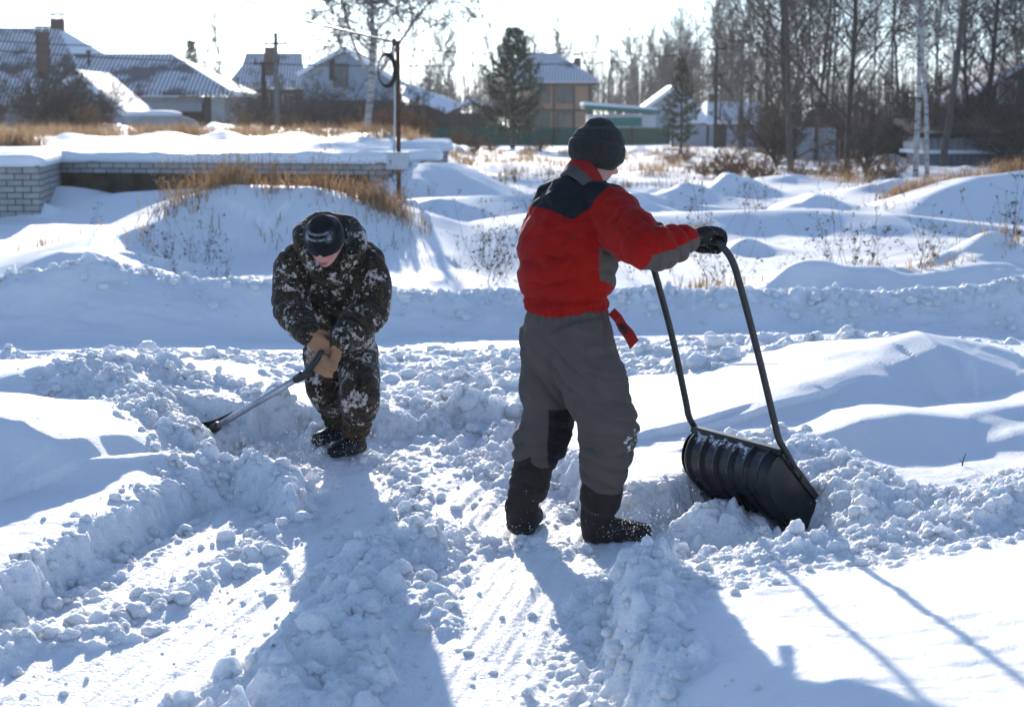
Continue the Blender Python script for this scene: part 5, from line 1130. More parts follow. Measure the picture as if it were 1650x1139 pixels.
def build_foundation():
    c0 = (P(-900, 262, 27.9).x, 27.9); c1 = (P(62, 262, 27.9).x, 27.9); c2 = (P(97, 262, 31.4).x, 31.4); c3 = (P(617, 262, 30.0).x, 30.0); c4 = (P(655, 262, 31.5).x, 31.5)
    r = empty('brick_foundation', (c1[0], c1[1], 0)); tag(r, 'unfinished pale brick foundation wall under a thick slab of snow', 'wall')
    def wall(name, pts, z0, z1, th, mat=None):
        V, F, UV = wall_run(pts, z0, z1, th); me = mesh_from(name, V, F, mat or M['brick'], False); l = me.uv_layers.new(name='UVMap'); l.data.foreach_set('uv', np.array(UV, np.float32).ravel()); return put(name, me, r)
    wall('brick_wall', [c0, c1], -.3, 1.05, .25); wall('brick_wall', [(c1[0], c1[1] + .001), (c2[0] - .0, c2[1])], -.3, 1.048, .25)
    wall('brick_wall', [(c2[0], c2[1]), c3], .84, 1.05, .25); wall('brick_wall', [c3, c4], .55, 1.052, .25)
    wall('footing', [(c2[0], c2[1] + .03), (c3[0], c3[1] + .03)], -.2, .838, .22, M['footing'])
    e0 = (P(700, 235, 36).x, 36.0); e1 = (P(722, 235, 37).x, 37.0); e2 = (P(722, 235, 47).x, 47.0); wall('brick_wall', [e0, e1, e2], .2, 1.15, .25)
    # snow slab on the walls: rounded, slightly sagging over the edge
    def cap(pts, z, out, seed):
        P_ = []; 
        for i in range(len(pts) - 1):
            a = np.array(pts[i]); b = np.array(pts[i + 1]); n = max(2, int(np.linalg.norm(b - a) / .12)); P_ += [a + (b - a) * k / n for k in range(n)]
        P_.append(np.array(pts[-1])); P_ = np.array(P_); m = len(P_)
        for _ in range(3): P_[1:-1] = (P_[:-2] + 2 * P_[1:-1] + P_[2:]) / 4
        t = np.gradient(P_, axis=0); t /= np.linalg.norm(t, axis=1)[:, None]; nr = np.column_stack([t[:, 1], -t[:, 0]])
        prof = [(-.9, -.02), (-.9, .15), (-.5, .165), (-.2, .165), (0, .160), (.05, .145), (.085, .11), (.095, .06), (.085, .01), (.06, -.025), (.02, -.03), (-.02, .003)]
        V = []
        for i in range(m):
            k = 1 + .35 * (vnoise(np.array([i * .13]), np.array([seed * 1.0]), 3)[0] - .5) + .25 * (vnoise(np.array([i * .5]), np.array([seed * 2.0]), 5)[0] - .5)
            for o, h in prof: V.append((*(P_[i] + nr[i] * o * (k if o > 0 else 1)), z + h * (k if h > .05 else 1)))
        q = len(prof); F = [(i * q + j, (i + 1) * q + j, (i + 1) * q + (j + 1) % q, i * q + (j + 1) % q) for i in range(m - 1) for j in range(q)] + [tuple(range(q)), tuple((m - 1) * q + j for j in range(q))[::-1]]
        put('snow_cap', mesh_from('snow_cap', V, F, M['snow']), r)
    cap([(c0[0], c0[1]), (c1[0] - .1, c1[1]), (c1[0], c1[1] + .1), (c2[0], c2[1] - .2), (c2[0] + .4, c2[1] - .02), (c3[0] - .3, c3[1] + .02), (c3[0] + .02, c3[1] + .12), c4, (c4[0] + .5, c4[1] + 2.0)], 1.052, .1, 1)
    cap([e0, (e1[0] - .1, e1[1]), (e1[0], e1[1] + .2), e2], 1.155, .1, 4)

def build_posts():
    # rusty service post with a meter box
    Y = 28.6; b = P(643, 346, Y); t = P(641, 66, Y); r = empty('service_post', (b.x, Y, b.z - .2)); tag(r, 'thin rusty steel service post with a grey meter box and a coil of cable', 'utility post', 'poles with wires')
    mb = MB(); mb.tube([(b.x, Y, b.z - .4), (t.x, Y, t.z)], .037, 10); mb.build('post', M['rust'], r)
    x = lambda v: b.x + (t.x - b.x) * (346 - v) / 280.0
    a = P(640, 247, Y - .08); c = P(640, 273, Y - .08); w = .36; mb = MB(); mb.box(((x(260)) - .005, Y - .13, (a.z + c.z) / 2), (w, .18, a.z - c.z)); bx = mb.build('meter_box', M['box_grey'], r); mb = MB(); mb.box((x(260) - .005, Y - .13, a.z + .012), (w + .03, .21, .02)); mb.build('box_lid', M['box_grey'], bx)
    mb = MB(); mb.box((x(260) - .12, Y - .224, (a.z + c.z) / 2), (.02, .012, .05)); mb.build('latch', M['blackplastic'], bx)
    pc = [(x(70) - .075, Y - .02, t.z - .06)] + [(x(v) - .062 - .010 * math.sin(v * .03), Y - .03, P(640, v, Y).z) for v in range(90, 250, 12)]; mb = MB(); mb.tube(pc, .016, 8); mb.build('conduit', M['conduit'], r)
    mb = MB()
    for k in range(4):
        cx, cz = x(115) - .20, P(640, 114, Y).z; rad = .19 + .012 * k; mb.tube([(cx + rad * .68 * math.cos(q) + .01 * k, Y - .05 - .012 * k, cz + rad * 1.25 * math.sin(q)) for q in np.linspace(0, 2 * math.pi, 30)], .011, 6)
    mb.tube([(x(70) - .07, Y - .03, t.z - .05), (x(80) - .11, Y - .05, P(0, 85, Y).z), (x(100) - .22, Y - .06, P(0, 98, Y).z)], .011, 6); mb.build('cable_coil', M['cable'], r)
    mb = MB(); mb.box((x(70) - .06, Y - .02, t.z - .03), (.07, .06, .13)); mb.build('clamp', M['blackplastic'], r)
    mb = MB(); mb.tube([(x(270) - .09, Y - .13, c.z), (x(270) - .11, Y - .13, c.z - .12), (x(270) - .07, Y - .13, c.z - .21), (x(270) - .035, Y - .10, c.z - .16)], .011, 6); mb.build('cable_tail', M['cable'], r)
    # overhead wire coming down to it
    q0 = Vector((x(68) - .07, Y - .03, t.z - .02)); q1 = P(430, -8, 33.0); q2 = q1 + (q1 - q0) * 1.2 + Vector((0, 0, .9)); pts = []
    for k in range(21):
        s = k / 20; p = q0.lerp(q1, s * 2.2) if False else q0 + (q1 - q0) * s * 2.2; p.z -= .25 * math.sin(math.pi * min(s * 1.0, 1)); pts.append(p[:])
    o = MB().tube(pts, .020, 6).build('service_cable', M['cable']); tag(o, 'black cable sloping down to the rusty service post', 'cable', 'overhead wires')
    # poles
    def pole(u, v0, v1, Y, rad, mat, label, arm=None):
        zb = gz(P(u, v1, Y).x, Y); t = P(u, v0, Y); r = empty('utility_pole', (t.x, Y, zb)); tag(r, label, 'utility pole', 'poles with wires'); mb = MB(); mb.tube([(t.x, Y, zb - .3), (t.x, Y, t.z)], [rad * 1.25, rad * .85], 10); mb.build('shaft', mat, r)
        if arm: mb = MB(); mb.box((t.x + arm[0], Y - .1, t.z - arm[1]), (arm[2], .1, .1)); [mb.tube([(t.x + arm[0] + s_ * arm[2] * .45, Y - .1, t.z - arm[1] + .05), (t.x + arm[0] + s_ * arm[2] * .45, Y - .1, t.z - arm[1] + .25)], .04, 6) for s_ in (-1, 1)]; mb.build('crossarm', M['old_wood'], r)
        return t
    t1 = pole(444, 54, 195, 84, .115, M['concrete'], 'grey concrete utility pole rising before the flared roof house', (0, .5, 1.1))
    pole(424, 100, 192, 86, .12, M['old_wood'], 'short dark wooden pole beside the concrete utility pole', (.2, .1, 1.3))
    t2 = pole(1155, 70, 240, 92, .09, M['old_wood'], 'slim dark pole by the round gate post', (0, .3, 1.0)); t3 = pole(1196, 57, 240, 88, .11, M['concrete'], 'pale concrete pole in front of the grey fence', (0, .3, 1.1))
    for (a, b, lab) in ((P(-60, 60, 84), t1, 'thin power line from the left edge to the concrete pole'), (t1, P(1000, 82, 96), 'thin power line over the gabled house'), (P(1000, 82, 96), t2, 'thin power line over the white shed'), (P(-60, 78, 84), P(1000, 100, 96), 'lower power line crossing behind the tall birch')):
        pts = []
        for k in range(25):
            s = k / 24; p = Vector(a).lerp(Vector(b), s); p.z -= .5 * 4 * s * (1 - s); pts.append(p[:])
        o = MB().tube(pts, .028, 5).build('power_line', M['cable']); tag(o, lab, 'power line', 'overhead wires')
    # parked low thing under snow by the garage
    Y = 90; a = P(262, 188, Y); r = empty('car', (a.x, Y, gz(a.x, Y))); tag(r, 'pale parked car buried under snow beside the small shed', 'car'); zc = a.z
    B_ = Blob(); B_.ball((a.x, Y, zc - .45), (1.9, .8, .55)); B_.ball((a.x - .1, Y, zc - .15), (1.1, .7, .38)); put('body', B_.mesh('body', .06, 3, M['plaster_light']), r); B_ = Blob(); B_.ball((a.x - .1, Y, zc + .12), (1.15, .75, .20)); put('snow_cap', B_.mesh('snow_cap', .06, 2, M['roof_snow']), r)
    for sx in (-1.1, 1.1):
        mb = MB(); mb.tube([(a.x + sx, Y - .85, zc - .85), (a.x + sx, Y - .62, zc - .85)], .32, 14); mb.build('wheel', M['old_wood'], r)
# ================================================================== TREES AND PLANTS
def mats_plants():
    M['bark'] = nmat('grey_brown_bark', (.075, .062, .054), (.15, .128, .112), 5, .95, .5, 25, (3, 3, .6))
    M['bark_dark'] = nmat('dark_bark', (.036, .029, .026), (.08, .067, .058), 5, .95, .5, 25, (3, 3, .6))
    t = NT('birch_bark'); v = t.coord(scale=(2, 2, 9)); f = t.noise(v, .9, 5, .7); g = t.noise(t.coord(scale=(1, 1, .25)), .8, 2)
    M['birch'] = t.done(t.mix(t.ramp(f, [(.42, 1.0), (.48, 0.0)]), t.mix(g, (.36, .345, .33), (.52, .50, .48)), (.05, .045, .04)), .8, .25)
    M['twig'] = nmat('bare_twigs', (.10, .074, .062), (.17, .132, .112), 2, .9)
    M['twig_dark'] = nmat('dark_twigs', (.065, .048, .042), (.125, .096, .084), 2, .9)
    M['twig_pale'] = nmat('pale_twigs', (.16, .13, .115), (.24, .205, .18), 2, .9)
    M['needles'] = nmat('pine_needles', (.05, .065, .022), (.12, .135, .055), 3, .7)
    M['needles2'] = nmat('spruce_needles', (.05, .062, .022), (.12, .12, .05), 3, .7)
    M['needle_snow'] = nmat('snow_on_needles', (.8, .82, .84), (.88, .89, .9), 3, .7)
    t = NT('dry_grass_blades'); v = t.coord(); t.b.inputs['Subsurface Weight'].default_value = 0
    col = t.ramp(t.noise(v, 2.2, 3), [(.3, (.26, .145, .07)), (.55, (.42, .27, .145)), (.75, (.60, .46, .30))]); M['grass'] = t.done(col, .8, .2)
    tr = t.n('ShaderNodeBsdfTranslucent'); t.l(col, tr.inputs['Color']); ms = t.n('ShaderNodeMixShader'); ms.inputs[0].default_value = .4; t.l(t.b.outputs[0], ms.inputs[1]); t.l(tr.outputs[0], ms.inputs[2]); t.l(ms.outputs[0], t.N['Material Output'].inputs['Surface'])
    M['weed'] = nmat('dead_weed', (.10, .060, .032), (.24, .155, .085), 3, .85)
    M['weed_dark'] = nmat('dark_weed', (.045, .028, .020), (.11, .070, .045), 3, .85)
    M['scrub'] = nmat('brown_scrub', (.20, .105, .055), (.34, .195, .105), 2, .9)

def grow(rng, p, d, L, r, lev, maxlev, out, par):
    n = par['seg'][lev]; pts = [p.copy()]; rad = [r]; step = L / n; cur = p.copy(); dd = d.copy()
    for i in range(n):
        dd = dd + rng.normal(0, par['wob'][lev], 3); dd[2] += par['up'][lev] * (1 if lev else .3); dd /= np.linalg.norm(dd); cur = cur + dd * step
        pts.append(cur.copy()); rad.append(max(r * (1 - (i + 1) / n * par['taper'][lev]), par['rmin']))
    out[lev].append((pts, rad))
    if lev >= maxlev: return
    nb = par['kids'][lev]; nb = int(nb * (.75 + .5 * rng.random())) + (1 if rng.random() < nb % 1 else 0)
    for k in range(nb):
        t = par['from'][lev] + (1 - par['from'][lev]) * (k + rng.random()) / nb; x = t * n; i = min(int(x), n - 1); f = x - i
        q = pts[i] * (1 - f) + pts[i + 1] * f; rr = rad[i] * (1 - f) + rad[i + 1] * f; ax = pts[i + 1] - pts[i]; ax = ax / np.linalg.norm(ax)
        ang = par['ang'][lev] * (.7 + .6 * rng.random()); az = rng.random() * 6.283
        u = np.cross(ax, (0, 0, 1.0)) if abs(ax[2]) < .95 else np.array((1.0, 0, 0)); u /= np.linalg.norm(u); w = np.cross(ax, u)
        nd = ax * math.cos(ang) + (u * math.cos(az) + w * math.sin(az)) * math.sin(ang)
        l2 = L * par['len'][lev] * (1.1 - .6 * t if lev == 0 else 1 - .35 * t) * (.65 + .7 * rng.random())
        grow(rng, q, nd, l2, max(rr * par['rk'][lev], par['rmin']), lev + 1, maxlev, out, par)
def tubes_mesh(name, branches, sides, mat):
    V = []; F = []; n = 0
    for pts, rad in branches:
        v, f = tube(pts, rad, sides, False); V.append(v); F += [tuple(i + n for i in q) for q in f]; n += len(v)
    return mesh_from(name, np.vstack(V), np.array(F, np.int32), mat)
TREES = {}
def bare_tree(key, seed, H_, r, par, bark, twig, forks=None):
    rng = np.random.default_rng(seed); out = [[] for _ in range(5)]
    grow(rng, np.array((0, 0, -.3)), np.array((rng.normal(0, .03), rng.normal(0, .03), 1.0)), H_, r, 0, par['max'], out, par)
    if forks:
        for (h, d, L, rr) in forks: grow(rng, np.array((0, 0, h * H_)), unit(d), L * H_, rr, 0, par['max'], out, par)
    TREES[key] = (tubes_mesh('trunk', out[0] + out[1], 7, bark), tubes_mesh('crown', out[2] + out[3] + out[4], 3, twig))
def par(**k):
    d = dict(seg=[10, 7, 5, 4, 3], wob=[.05, .10, .14, .18, .2], up=[.03, .06, .05, .02, 0], taper=[.85, .85, .8, .7, .6], kids=[26, 9, 7, 4, 0], ang=[.85, .75, .75, .7, .6], len=[.34, .45, .5, .5, .5], rk=[.42, .5, .55, .6, .6], rmin=.010, max=3)
    d['from'] = [.25, .2, .15, .1, .1]; d.update(k); return d
def place(key, u, Y, label, group, s=1.0, rz=None, name='bare_tree', cat='tree', lean=0.0, x=None, dz=0.0):
    x = P(u, 200, Y).x if x is None else x; a, b = TREES[key]; r = empty(name, (x, Y, gz(x, Y) + dz), random.random() * 6.28 if rz is None else rz); r.scale = (s, s, s); r.rotation_euler[1] = lean
    link('trunk' if name not in ('shrub',) else 'stem', a, r); link('crown' if name not in ('shrub',) else 'branches', b, r)
    return tag(r, label, cat, group)

def conifer(key, seed, H_, r, base, width, shape, dens, bark, needles, droop=.1, snow=.06):
    rng = np.random.default_rng(seed); tr = [([np.array((.02 * math.sin(z * 2), 0, z)) for z in np.linspace(-.3, H_, 12)], list(np.linspace(r, .02, 12)))]; V = []; N = 0; Fn = []; sn = []
    z = base * H_; quads = []
    while z < H_ * .985:
        t = (z / H_ - base) / (1 - base); nb = rng.integers(4, 7); a0 = rng.random() * 6.28
        for k in range(nb):
            a = a0 + 6.283 * k / nb + rng.normal(0, .25); L = width * shape(t) * (.65 + .6 * rng.random()); 
            if L < .08: L = .08
            p = np.array((0, 0, z)); d = np.array((math.cos(a), math.sin(a), (.25 if t > .5 else .05) - droop * (1 - t))); pts = [p]; n = 6
            for i in range(n): d = unit(d + rng.normal(0, .10, 3) + (0, 0, .10)); p = p + d * L / n; pts.append(p)
            tr.append((pts, list(np.linspace(max(.012, r * .28 * (1 - t)), .006, n + 1))))
            sp = []
            for i in range(2, n + 1):
                for j in range(int(2 + 4 * dens)):
                    q = pts[i] + rng.normal(0, .06, 3) ; e = unit((pts[i] - pts[i - 1]) * 2 / (L / n) + rng.normal(0, .9, 3) + (0, 0, .25)); l2 = L * .22 * (.5 + rng.random()) + .06; sp.append((q, e, l2))
            for q, e, l2 in sp:
                m = max(3, int(l2 / .045))
                for i in range(m):
                    c = q + e * l2 * (i + .5) / m
                    for j in range(5):
                        dn = unit(e * .7 + rng.normal(0, .8, 3)); ln = .10 + .07 * rng.random(); wv = unit(np.cross(dn, rng.normal(0, 1, 3))) * .017; V += [c - wv, c + wv, c + dn * ln]; sn.append(rng.random() < snow and dn[2] > -.2)
        z += H_ * (.045 + .03 * rng.random()) * (1.0 if t < .8 else .7)
    V = np.array(V); F = np.arange(len(V), dtype=np.int32).reshape(-1, 3); me = mesh_from('crown', V, F, needles, False); me.materials.append(M['needle_snow']); me.polygons.foreach_set('material_index', np.array(sn, np.int32))
    TREES[key] = (tubes_mesh('trunk', tr, 6, bark), me)

def weed_mesh(key, seed, H_, n, mat, spread=.25, heads=True, thick=.0035):
    rng = np.random.default_rng(seed); br = []; V = []; hv = []
    for i in range(n):
        d = unit(np.array((rng.normal(0, spread), rng.normal(0, spread), 1.0))); p = np.array((rng.normal(0, .05), rng.normal(0, .05), -.08)); L = H_ * (.45 + .6 * rng.random()); pts = [p]; m = 6
        for k in range(m): d = unit(d + rng.normal(0, .09, 3) - (0, 0, .02)); p = p + d * L / m; pts.append(p)
        br.append((pts, list(np.linspace(thick, thick * .45, m + 1))))
        for k in range(int(rng.integers(2, 7))):
            j = int(rng.integers(2, m + 1)); e = unit(pts[j] - pts[j - 1] + rng.normal(0, .55, 3)); q = pts[j]; l2 = L * (.08 + .14 * rng.random()); pp = [q, q + e * l2 * .5, q + e * l2 + (0, 0, .01)]; br.append((pp, [thick * .55, thick * .45, thick * .35])); hv.append(pp[-1])
        hv.append(pts[-1])
    me = tubes_mesh('stem', br, 3, mat); V = []
    for h in hv:
        for k in range(5 if heads else 2):
            c = h + rng.normal(0, .012, 3); s = .006 + .010 * rng.random(); dn = rng.normal(0, 1, (3, 3)) * s; V += [c + dn[0], c + dn[1], c + dn[2]]
    V = np.array(V); m2 = mesh_from('foliage', V, np.arange(len(V), dtype=np.int32).reshape(-1, 3), mat, False); TREES[key] = (me, m2)
def put_weed(key, x, y, label, s=1.0, rz=None):
    a, b = TREES[key]; r = empty('dry_weed', (x, y, gz(x, y)), random.random() * 6.28 if rz is None else rz); r.scale = (s,) * 3; link('stem', a, r); link('foliage', b, r); tag(r, label, 'plant', 'dry weeds standing in the snow'); return r

def grass_blades(name, spots, label, mat):
    """spots: (x, y, blades, radius, height)"""
    g = np.random.default_rng(len(name) + len(spots)); A = []; B = []; Cc = []; 
    for x, y, n, rad, hh in spots:
        px = x + g.normal(0, rad, n); py = y + g.normal(0, rad, n); pz = ground(px, py) - .02; h = hh * g.uniform(.35, 1.15, n); dx = g.normal(0, .28, n) * h; dy = g.normal(0, .28, n) * h
        w = g.uniform(.0025, .006, n) * (1 + y / 45); th = g.random(n) * 3.14; wx = np.cos(th) * w; wy = np.sin(th) * w; z0 = np.zeros(n)
        b0 = np.column_stack([px - wx, py - wy, pz]); b1 = np.column_stack([px + wx, py + wy, pz]); m0 = np.column_stack([px - wx * .8 + dx * .35, py - wy * .8 + dy * .35, pz + h * .6]); m1 = np.column_stack([px + wx * .8 + dx * .35, py + wy * .8 + dy * .35, pz + h * .6]); tp = np.column_stack([px + dx, py + dy, pz + h * (1 - .25 * np.abs(dx / h))])
        A.append(np.stack([b0, b1, m1, m1, m0, b0, m0, m1, tp], 1).reshape(-1, 3))
    V = np.vstack(A); o = link(name, mesh_from(name, V, np.arange(len(V), dtype=np.int32).reshape(-1, 3), mat, False)); return tag(o, label, 'grass', kind='stuff')

def build_plants():
    mats_plants(); g = np.random.default_rng(77)
    bare_tree('birch_big', 3, 11.5, .16, par(kids=[34, 11, 9, 4, 0], up=[.03, .05, -.05, -.10, 0], len=[.36, .5, .55, .6, .5], rmin=.015), M['birch'], M['twig_pale'], [(.16, (.55, 0, .75), .75, .085), (.22, (-.42, .1, .8), .62, .07)])
    bare_tree('birch', 5, 13, .085, par(kids=[24, 8, 7, 4, 0], up=[.02, .08, -.04, -.10, 0], ang=[.7, .6, .7, .7, .6], len=[.26, .45, .55, .6, .5]), M['birch'], M['twig'])
    bare_tree('aspen', 8, 14, .105, par(kids=[30, 9, 7, 4, 0], ang=[.75, .65, .7, .7, .6], len=[.28, .45, .5, .5, .5]), M['bark'], M['twig_dark'])
    bare_tree('alder', 9, 12, .10, par(kids=[34, 9, 7, 4, 0], **{'from': [.12, .2, .15, .1, .1]}), M['bark_dark'], M['twig_dark'])
    bare_tree('willow', 12, 9, .10, par(kids=[22, 9, 8, 4, 0], ang=[.6, .6, .7, .7, .6], len=[.5, .5, .5, .5, .5], **{'from': [.08, .2, .15, .1, .1]}), M['bark'], M['twig'], [(.05, (.35, .1, .9), .85, .08), (.04, (-.4, -.1, .9), .8, .075), (.03, (.1, .4, .9), .7, .06)])
    bare_tree('far_tree', 15, 12, .12, par(kids=[34, 11, 6, 0, 0], max=2, rmin=.026), M['bark'], M['twig'])
    bare_tree('far_birch', 16, 13, .10, par(kids=[34, 11, 6, 0, 0], ang=[.6, .6, .7, .7, .6], len=[.22, .45, .5, .5, .5], max=2, rmin=.024), M['bark'], M['twig_pale'])
    sh = par(seg=[6, 5, 4, 3, 3], kids=[10, 7, 6, 0, 0], max=3, rmin=.006, wob=[.1, .14, .16, .2, .2], **{'from': [.1, .1, .1, .1, .1]})
    for i in range(3):
        fk = [(.02, (math.cos(a), math.sin(a), 1.1 + .5 * math.sin(a * 3)), .7 + .3 * math.sin(a * 5), .03) for a in np.linspace(0, 6.0, 9)]
        bare_tree('shrub%d' % i, 30 + i, 3.0, .035, sh, M['bark_dark'], M['twig_dark'], fk)
        bare_tree('scrub%d' % i, 40 + i, 1.3, .014, sh, M['scrub'], M['scrub'], [(a_, d_, l_ , .012) for a_, d_, l_, r_ in fk])
    conifer('pine', 4, 7.0, .17, .10, 2.15, lambda t: (1 - t) ** .62 * min(1, .55 + 2.2 * t), .8, M['bark'], M['needles'], .05, .13)
    conifer('spruce', 6, 5.6, .09, .14, 1.25, lambda t: (1 - t) ** .9 * min(1, .5 + 2.5 * t) + .02, .1, M['bark_dark'], M['needles2'], .15, .07)
    # ---- single trees one can tell apart
    place('birch_big', 590, 72, 'tall multi stemmed birch with hanging twigs before the gabled house', 'village trees', 1.0, 0.3, 'birch_tree')
    place('pine', 826, 93, 'bushy green pine standing before the long green fence', 'village trees', .93, 1.0, 'pine_tree')
    place('spruce', 1098, 76, 'slim young spruce beside the white shed', 'village trees', .77, .4, 'spruce_tree')
    place('spruce', 310, 150, 'dark conifer top showing behind the garage roof', 'village trees', 1.35, 2.0, 'spruce_tree')
    place('aspen', 1277, 52, 'straight dark trunk left of the domed gazebo', 'trees of the wood', 1.0, 0.5)
    place('alder', 1366, 49, 'dark forked tree right of the domed gazebo', 'trees of the wood', .95, 1.9)
    place('birch', 1478, 47, 'white trunked birch in the thick of the wood', 'trees of the wood', 1.0, .7, 'birch_tree')
    place('birch', 1496, 46, 'thin leaning birch right of the white trunked one', 'trees of the wood', .8, 2.4, 'birch_tree', lean=.10)
    place('aspen', 1518, 55, 'thick dark tree behind the thin leaning birch', 'trees of the wood', 1.15, 3.1)
    place('alder', 1580, 60, 'tall dark tree above the low blue grey shed', 'trees of the wood', 1.1, 4.0)
    place('far_birch', 362, 150, 'slim bare birch over the gap between garage and flared roof', 'village trees', .75, 1.0, 'birch_tree')
    place('willow', 1100, 165, 'round headed bare tree above the slim spruce', 'village trees', 1.25, 1.0)
    # ---- the wood on the right
    keys = ['aspen', 'birch', 'birch', 'aspen', 'alder', 'aspen']
    for i in range(26):
        u = 1245 + 500 * g.random() ** .85; Y = 58 + 50 * g.random()
        if 1275 < u < 1362 and Y < 78: Y += 24
        k = keys[int(g.integers(0, 6))]
        place(k, u, Y, 'bare grey tree standing in the dense wood right of the gazebo' if u > 1360 else 'bare grey tree at the open end of the wood near the gazebo', 'trees of the dense wood' if u > 1360 else 'trees at the end of the wood', .75 + .4 * g.random(), None, 'bare_tree')
    for i in range(16):
        u = 1150 + 130 * g.random(); Y = 108 + 60 * g.random(); place(['far_tree', 'far_birch', 'aspen'][i % 3], u, Y, 'slender bare tree behind the grey fence and its poles', 'trees behind the grey fence', .7 + .5 * g.random())
    for i in range(44):
        u = 1230 + 510 * g.random(); Y = 52 + 40 * g.random()
        if 1275 < u < 1362 and Y < 79: Y = 80 + 10 * g.random()
        if 1480 < u < 1625 and Y < 62: Y = 64 + 20 * g.random()
        place('shrub%d' % (i % 3), u, Y, 'dark bare shrub in the undergrowth of the wood', 'undergrowth of the wood', .8 + .6 * g.random(), None, 'shrub', 'shrub') if u > 1200 else None
    # ---- row behind the houses
    for i in range(52):
        u = 660 + 480 * g.random(); Y = 172 + 50 * g.random(); place(['far_tree', 'far_birch'][i % 2], u, Y, 'tall bare tree in the row behind the two storey house', 'row of trees behind the houses', .55 + .5 * g.random() ** 1.5)
    for i in range(14):
        u = 330 + 330 * g.random(); Y = 165 + 40 * g.random(); place(['far_tree', 'far_birch'][i % 2], u, Y, 'small bare tree behind the flared roof and the gabled house', 'trees behind the gabled house', .45 + .35 * g.random())
    # ---- bushes left, brown scrub on the berm
    for i in range(9):
        u = -40 + 200 * g.random(); Y = 76 + 14 * g.random(); place('shrub%d' % (i % 3), u, Y, 'dark leafless bush in front of the large house', 'bushes before the large house', .9 + .55 * g.random(), None, 'shrub', 'shrub')
    for u, Y, s in ((430, 96, 1.1), (470, 100, 1.3), (505, 98, 1.2), (455, 112, 1.4), (520, 110, 1.2), (560, 112, 1.2), (400, 104, 1.0), (640, 108, 1.3), (690, 112, 1.3), (620, 104, 1.0)): place('shrub%d' % (int(u) % 3), u, Y, 'dark leafless bush before the gabled house', 'bushes before the gabled house', s, None, 'shrub', 'shrub')
    for u, Y, s in ((140, 70, 1.15), (155, 72, 1.0), (125, 71, .8), (175, 72, .7), (80, 72, .7), (40, 70, .7), (395, 72, .75), (430, 70, .8), (465, 73, .7), (490, 74, .6), (360, 75, .6), (290, 74, .5), (600, 74, .9), (640, 76, 1.1), (665, 78, 1.1), (680, 78, 1.0), (625, 73, .8), (560, 74, .7)):
        place('scrub%d' % (int(u) % 3), u, Y, 'brown dry scrub on the snow rise behind the brick foundation', 'brown scrub behind the foundation', s, None, 'shrub', 'shrub')
    for u, Y, s in ((1138, 46, .55), (1165, 45, .7), (1185, 46, .75), (1215, 45, .65), (1240, 44, .6), (1085, 60, .6), (1105, 62, .6), (1330, 46, .6), (1370, 44, .6), (1405, 44, .7), (1440, 43, .6), (740, 78, .8), (765, 76, .8), (790, 80, .6), (870, 80, .6), (1000, 70, .5), (1290, 46, .5)):
        place('scrub%d' % (int(u) % 3), u, Y, 'brown dry scrub in the open field before the fences' if u < 1260 else 'brown dry scrub along the edge of the wood', 'brown scrub in the field' if u < 1260 else 'brown scrub by the wood', s, None, 'shrub', 'shrub')
    # ---- weeds
    for i in range(4): weed_mesh('weed%d' % i, 50 + i, 1.0, 5 + i, M['weed'] if i % 2 else M['weed_dark'], .22 + .08 * i)
    for i in range(2): weed_mesh('reed%d' % i, 60 + i, 1.0, 9, M['grass'], .16, True, .0045)
    spots = [(868, 330, 26, 1.2), (850, 322, 27, 1.0), (800, 400, 20, 1.0), (790, 420, 19, 1.2), (775, 415, 19.5, 1.0), (810, 440, 18, 1.0), (785, 450, 17.5, .8), (1110, 380, 21, 1.0), (1128, 360, 22, 1.3), (1125, 400, 20, 1.1), (1150, 440, 17.5, .8), (1165, 446, 17.4, .9), (1080, 430, 18.5, .7), (1190, 440, 17.5, .9), (1350, 430, 18.2, 1.2), (1380, 425, 18.4, 1.3), (1405, 430, 18.0, 1.1), (1330, 420, 19, .9), (1480, 440, 17.4, 1.0), (1500, 430, 18, 1.0), (1635, 430, 17.6, 1.3), (1622, 400, 19, 1.2), (1640, 380, 21, 1.1), (1265, 430, 18.5, .6), (1040, 430, 18.5, .6), (1015, 440, 18, .7), (1400, 300, 36, 1.0), (1430, 340, 27, .9), (965, 400, 20, .8), (740, 440, 17.8, .7), (1200, 350, 25, 1.0), (1230, 330, 28, 1.2), (155, 400, 19.5, .7), (75, 390, 21, .5), (225, 440, 16.9, .75), (265, 400, 18.8, 1.1), (240, 380, 19.4, .9), (310, 390, 19.2, 1.1), (330, 380, 19.6, 1.2), (360, 420, 18.0, .9), (280, 420, 18, .8), (610, 380, 20, .5), (640, 370, 21, .5), (700, 360, 24, .6), (770, 300, 33, 1.2), (762, 270, 42, 1.2), (690, 310, 29, .5), (1100, 290, 36, 1.0), (1320, 310, 30, .8), (905, 320, 28, .9), (830, 300, 33, .9)]
    for i, (u, v, Y, s) in enumerate(spots):
        x = P(u, v, Y).x; zone = 'thin dry weed on the grassy spoil heap at left' if u < 660 else ('thin dry weed in the snowy field behind the man' if u < 1060 else ('thin dry weed between the scoop handle and the far fence' if u < 1300 else 'thin dry weed by the bank at the right'))
        w = put_weed('weed%d' % (i % 4), x, Y, zone, s * (.62 if u < 660 else .8)); w['group'] = {'t': 'dry weeds on the spoil heap'}.get('x', zone.replace('thin dry weed', 'dry weeds'))
    for i in range(46):
        t = g.random(); u = 235 + 420 * t; Y = 21.6 + .9 * g.random(); w = put_weed('reed%d' % (i % 2), P(u, 300, Y).x, Y, 'tan dry reed stalks along the crest of the spoil heap', .38 + .25 * g.random()); w['group'] = 'reeds along the spoil heap crest'
    # ---- grass
    S = []
